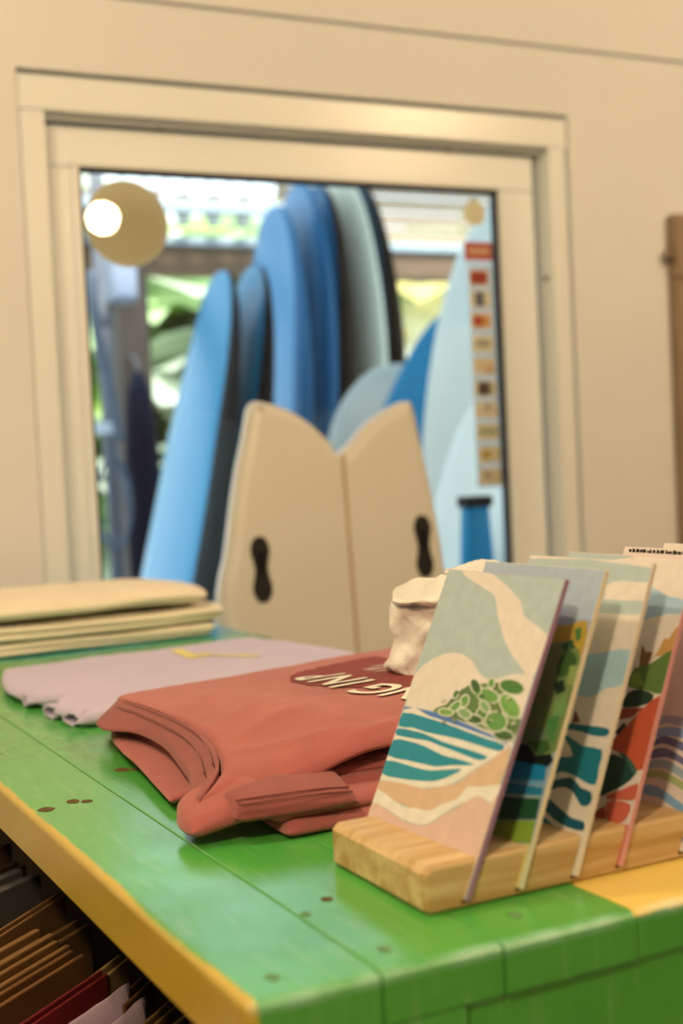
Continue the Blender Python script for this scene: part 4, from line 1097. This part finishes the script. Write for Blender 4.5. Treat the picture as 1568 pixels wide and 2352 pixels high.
# corrugated roof sheet sloping away from the wall
rm = bpy.data.materials.new('translucent_roof'); rm.use_nodes = True
N = rm.node_tree.nodes; L = rm.node_tree.links; b = N['Principled BSDF']
b.inputs['Base Color'].default_value = (.80, .86, .90, 1); b.inputs['Roughness'].default_value = .45
tl = N.new('ShaderNodeBsdfTranslucent'); tl.inputs[0].default_value = (.86, .92, .95, 1)
mx = N.new('ShaderNodeMixShader'); mx.inputs[0].default_value = .6
L.new(b.outputs[0], mx.inputs[1]); L.new(tl.outputs[0], mx.inputs[2]); L.new(mx.outputs[0], N['Material Output'].inputs[0])
roof = thing('corrugated_roof', 'translucent white corrugated sheet roof over the patio', 'roof', (0, 0, 0))
def corrugated(x0, x1, y0, y1, z0, z1, pitch, amp, m):
    bm = bmesh.new(); rows = []
    n = int((x1-x0)/pitch*10); ny = 6
    for j in range(ny+1):
        f = j/ny
        rows.append([bm.verts.new((x0+(x1-x0)*i/n, y0+(y1-y0)*f, z0+(z1-z0)*f+amp*math.sin(2*math.pi*(x1-x0)*i/n/pitch))) for i in range(n+1)])
    for A, B in zip(rows, rows[1:]):
        for i in range(n): bm.faces.new((A[i], A[i+1], B[i+1], B[i]))
    o = bm_obj('sheet', bm, m, roof, smooth=True)
    md = o.modifiers.new('thick', 'SOLIDIFY'); md.thickness = .003
corrugated(-1.6, 2.26, 2.45, 4.2, 2.46, 2.205, .075, .020, rm)
t = thing('roof_batten', 'pale batten below the corrugated roof, above the tall blue boards', 'batten', (2.0, 5.0, 2.245))
box('lath', -1.2, .42, 0, .05, 0, .05, M_GUT, t, .004)
for i in range(9):
    box('bracket', -.75+i*.125, -.70+i*.125, .01, .04, -.052, -.001, mat('bracket_grey', (.16, .19, .18), .6), t, .003)
for i in range(7):
    box('rafter_end', -.62+i*.13, -.57+i*.13, .051, .12, .0, .085, M_TIMBER, t, .003)
# slatted ceiling panel at the right
M_SLAT = wood_mat('bamboo_slat', (.36, .28, .20), (.45, .36, .27), .6, (1, 10, 10))
t = thing('slatted_screen', 'beige bamboo slat screen above the far beam at the upper right', 'screen', (3.35, 5.2, 2.19))
for i in range(13):
    box('slat', -.95, .95, .02+.012*(i % 2), .04+.012*(i % 2), .002+i*.034, .031+i*.034, M_SLAT, t, .006, 2)
for x in (-.9, .9): box('upright', x-.02, x+.02, .056, .09, -.008, .46, M_TIMBER, t, .003)
box('top_cap', -1.2, 1.2, -.25, .12, .47, .52, M_TIMBER, t, .004)

# ------------------------------------------------------------------ surfboards in the rack
def bmat(name, c, rough=.25, spec=.2): return mat(name, c, rough, spec, .03, 3)
BB = (.002, .19, .36)
M_B1 = bmat('deck_bright_blue', BB); M_B2 = bmat('deck_sky_blue', (.09, .25, .44)); M_B3 = bmat('deck_mid_blue', (.02, .20, .39))
M_BK = bmat('slick_black', (.008, .008, .009), .6, .12); M_BR = bmat('slick_brown_black', (.035, .024, .016), .6, .12)
M_AQ = bmat('deck_pale_aqua', (.66, .68, .62)); M_CRB = bmat('deck_cream', (.86, .84, .66)); M_DB = bmat('deck_slate_blue', (.12, .20, .28))
M_RL = bmat('rail_light_blue', (.16, .36, .60)); M_NV = bmat('rail_navy', (.015, .11, .24))
def surfboard(label, base, Lg, wd, th_, lean, mats, yaw=0, rocker=.08, tail=.30, nose=.0, group='surfboards in the patio rack', face=False, name='surfboard', roll=0, wide=.45, tip=.36):
    """base: point of the tail on the ground; local +x is the deck normal reversed, y the width, z the length"""
    t = thing(name, label, 'surfboard', base, 0, group)
    nl, nw = 40, 9
    bm = bmesh.new(); rings = []
    for i in range(nl+1):
        s = .5-.5*math.cos(math.pi*i/nl)
        e = s
        # half width: tail width fraction, widest a bit below the middle, rounded nose
        if e < wide: hw = tail+(1-tail)*math.sin(math.pi/2*(e/wide))**.8
        else: hw = max(0, 1-((e-wide)/(1-wide))**2.4)**tip*(1-nose)+nose*max(0, 1-((e-wide)/(1-wide))**8)
        hw = max(hw, .02)*wd/2
        tk = th_*min(1, (.25+3.2*s), (.12+3.4*(1-s)))
        rk = rocker*max(0, (s-.62)/.38)**2.0+rocker*.25*max(0, (.25-s)/.25)**2
        ring = []
        for j in range(16):
            a = 2*math.pi*j/16
            y = hw*math.copysign(abs(math.cos(a))**.62, math.cos(a)); x = tk/2*math.copysign(abs(math.sin(a))**.8, math.sin(a))
            ring.append(bm.verts.new((x-rk, y, s*Lg)))
        rings.append(ring)
    deck, rail_ = [], []
    for A, B in zip(rings, rings[1:]):
        for j in range(16):
            f = bm.faces.new((A[j], A[(j+1) % 16], B[(j+1) % 16], B[j]))
            f.material_index = 0 if j in (10, 11, 12, 13) else (1 if j in (7, 8, 9, 14, 15, 0) else 2)
    for r_, ix in ((rings[0], 1), (rings[-1], 1)):
        f = bm.faces.new(r_); f.material_index = ix
    rot = Matrix.Rotation(lean, 4, 'Y')
    if face: rot = Matrix.Rotation(roll, 4, 'Y') @ Matrix.Rotation(math.pi/2+yaw, 4, 'Z') @ Matrix.Rotation(lean, 4, 'Y')
    else: rot = Matrix.Rotation(yaw, 4, 'Z') @ rot
    bm.transform(rot)
    zmin = min(v.co.z for v in bm.verts)
    for v in bm.verts: v.co.z -= zmin
    o = bm_obj('board', bm, list(mats), t, smooth=True)
    return t
D = math.radians
surfboard('bright blue soft-top surfboard with black rails, frontmost of the blue boards at the left', (.970, 3.40, 0), 1.815, .50, .075, D(14.2), (M_B1, M_BK, M_BK), rocker=.03)
surfboard('blue soft-top surfboard with black rails, right behind the frontmost blue board', (1.105, 3.43, 0), 1.83, .50, .070, D(13.2), (M_B1, M_BK, M_BK), rocker=.03)
surfboard('tall light blue surfboard, leftmost of the tall boards in the middle', (1.575, 3.90, 0), 2.06, .54, .075, D(7.0), (M_B2, M_NV, M_NV), rocker=.05)
surfboard('tall light blue surfboard, second from the left among the tall boards', (1.665, 3.92, 0), 2.14, .54, .07, D(7.2), (M_B2, M_NV, M_NV), rocker=.06)
surfboard('tall mid-blue surfboard with dark brown rail beside the cream board', (1.745, 3.95, 0), 2.14, .54, .085, D(7.2), (M_B3, M_BR, M_BR), rocker=.06)
surfboard('tall cream surfboard standing edge on between two blue boards', (1.875, 3.93, 0), 2.16, .52, .045, D(6.5), (M_CRB, M_CRB, M_BR), rocker=.09)
surfboard('tall slate blue surfboard with black rail, rightmost of the tall boards', (1.945, 3.95, 0), 2.16, .54, .06, D(6.5), (M_DB, M_BR, M_BK), rocker=.10)
# boards facing the window
surfboard('pale aqua round-nosed surfboard facing the window above the fish-tail board', (1.92, 3.42, 0), 1.52, .50, .06, D(4), (M_AQ, M_AQ, M_AQ), face=True, rocker=.03, nose=.35, yaw=-.5)
surfboard('blue surfboard leaning to the right between the pale aqua boards', (1.42, 3.18, 0), 1.75, .36, .05, D(3), (M_B3, M_B3, M_NV), face=True, rocker=.02, roll=D(21), yaw=-.3)
surfboard('big pale aqua surfboard behind the payment decals', (1.985, 2.93, 0), 1.90, .50, .065, D(2.5), (M_AQ, M_AQ, M_AQ), face=True, rocker=.03, yaw=-.35, wide=.4, tip=.62)
surfboard('narrow pale aqua surfboard leaning right, in front of the big pale one', (1.40, 2.72, 0), 1.42, .40, .05, D(16), (M_AQ, M_AQ, M_CRB), rocker=.02)
surfboard('second narrow pale aqua surfboard leaning right, next to the blue square tail', (1.50, 2.74, 0), 1.40, .40, .05, D(14), (M_AQ, M_AQ, M_CRB), rocker=.02)
surfboard('pale aqua surfboard edge seen right of the blue square tail by the window frame', (1.765, 2.66, 0), 1.22, .30, .04, D(3), (M_AQ, M_AQ, M_CRB), rocker=.0)
t = thing('surfboard', 'bright blue surfboard with a square black tail up, low at the right of the window', 'surfboard', (1.553, 2.44, 0), 0, 'surfboards in the patio rack')
bm = bmesh.new(); rings = []
for z, hw in ((0, .05), (.05, .13), (.3, .14), (.6, .09), (.95, .045), (1.128, .032)):
    rings.append([bm.verts.new((hw*math.copysign(abs(math.cos(2*math.pi*j/16))**.6, math.cos(2*math.pi*j/16)), .022*math.sin(2*math.pi*j/16), z)) for j in range(16)])
for A, B in zip(rings, rings[1:]):
    for j in range(16): bm.faces.new((A[j], A[(j+1) % 16], B[(j+1) % 16], B[j]))
bm.faces.new(rings[0]); bm.faces.new(rings[-1]); bm_obj('board', bm, M_B1, t, smooth=True)
box('tail_bumper', -.033, .033, -.023, .023, 1.1285, 1.152, M_BK, t, .004)

# ------------------------------------------------------------------ planting beyond the patio
def leaf_mesh(seed):
    bm = bmesh.new(); random.seed(seed); rows = []
    for i in range(7):
        f = i/6; hw = .42*math.sin(math.pi*min(1, f*.93+.05))**.8
        y = f; z = -.45*f*f
        rows.append([bm.verts.new((-hw, y-.05*hw, z+.10*hw)), bm.verts.new((0, y, z-.02)), bm.verts.new((hw, y-.05*hw, z+.10*hw))])
    for A, B in zip(rows, rows[1:]):
        for j in range(2): bm.faces.new((A[j], A[j+1], B[j+1], B[j]))
    bmesh.ops.recalc_face_normals(bm, faces=bm.faces)
    me = bpy.data.meshes.new('leaf'); bm.to_mesh(me); bm.free()
    for p in me.polygons: p.use_smooth = True
    return me
def leaf_mat(name, c):
    m = bpy.data.materials.new(name); m.use_nodes = True
    N = m.node_tree.nodes; L = m.node_tree.links; b = N['Principled BSDF']
    b.inputs['Base Color'].default_value = (*c, 1); b.inputs['Roughness'].default_value = .35
    nz = N.new('ShaderNodeTexNoise'); nz.inputs['Scale'].default_value = 3; tcd = N.new('ShaderNodeTexCoord'); L.new(tcd.outputs['Object'], nz.inputs['Vector'])
    r = N.new('ShaderNodeValToRGB'); r.color_ramp.elements[0].position = .3; r.color_ramp.elements[1].position = .7
    r.color_ramp.elements[0].color = [x*.75 for x in c]+[1]; r.color_ramp.elements[1].color = [min(1, x*1.2) for x in c]+[1]
    L.new(nz.outputs['Fac'], r.inputs[0]); L.new(r.outputs[0], b.inputs['Base Color'])
    tl = N.new('ShaderNodeBsdfTranslucent'); L.new(r.outputs[0], tl.inputs[0])
    mx = N.new('ShaderNodeMixShader'); mx.inputs[0].default_value = .4
    L.new(b.outputs[0], mx.inputs[1]); L.new(tl.outputs[0], mx.inputs[2]); L.new(mx.outputs[0], N['Material Output'].inputs[0])
    return m
LM = [leaf_mat('leaf_pale', (.80, .88, .72)), leaf_mat('leaf_bright', (.50, .72, .14)), leaf_mat('leaf_dark', (.07, .16, .05)), leaf_mat('leaf_fresh', (.62, .80, .44)), leaf_mat('petal_orange', (.85, .42, .14)), leaf_mat('petal_yellow', (.85, .66, .22))]
LEAF = []
for k, m in enumerate(LM):
    me = leaf_mesh(k); me.materials.append(m); LEAF.append(me)
M_STEM = wood_mat('stem_brown', (.10, .08, .04), (.16, .12, .06), .8, (8, 8, 1))
def shrub(label, x, y, n, z0, z1, rx, ry, size, pal, seed, cat='shrub', name='leafy_shrub'):
    t = thing(name, label, cat, (x, y, 0), 0, None)
    random.seed(seed)
    tube('stem', [(0, 0, 0), (.03, .02, z0*.6), (-.02, 0, (z0+z1)/2), (.02, .01, z1*.92)], [.04, .03, .022, .012], M_STEM, t, 8)
    for k in range(n):
        a = random.uniform(0, 2*math.pi); r = random.uniform(.25, 1)**.5
        h = random.uniform(z0, z1)
        px_, py_ = rx*r*math.cos(a), ry*r*math.sin(a)
        o = bpy.data.objects.new('leaf', LEAF[random.choice(pal)]); COL.objects.link(o); o.parent = t
        o.location = (px_, py_, h)
        o.rotation_euler = (random.uniform(-.5, .6), random.uniform(-.5, .5), -math.pi+random.uniform(-1.3, 1.3))
        s = size*random.uniform(.7, 1.3); o.scale = (s, s, s)
    return t
shrub('broad-leaved pale green shrub seen left of the blue boards', 2.50, 7.2, 240, .4, 2.6, .85, .5, .62, [0, 0, 3, 3, 1, 0], 21)
shrub('bright green leafy shrub with orange flowers beyond the right end of the beam', 4.15, 7.0, 200, .5, 2.6, .75, .5, .5, [0, 3, 0, 1, 5, 4], 22)
shrub('tall green shrub in the back row, behind the pale leaves', 3.0, 8.6, 260, .4, 3.0, 1.1, .5, .5, [2, 3, 0, 0], 23)
shrub('green shrub far left beyond the downpipe', 1.9, 7.6, 120, .3, 2.0, .6, .5, .45, [0, 3, 2, 3], 24)
shrub('orange and yellow flowering bush high behind the beam at the left', 2.75, 7.9, 120, 1.9, 2.6, .7, .4, .24, [4, 5, 1, 0, 4], 25)
shrub('green hedge shrub at the far right of the garden', 5.4, 8.2, 150, .3, 2.8, 1.0, .5, .5, [0, 3, 1, 2], 26)
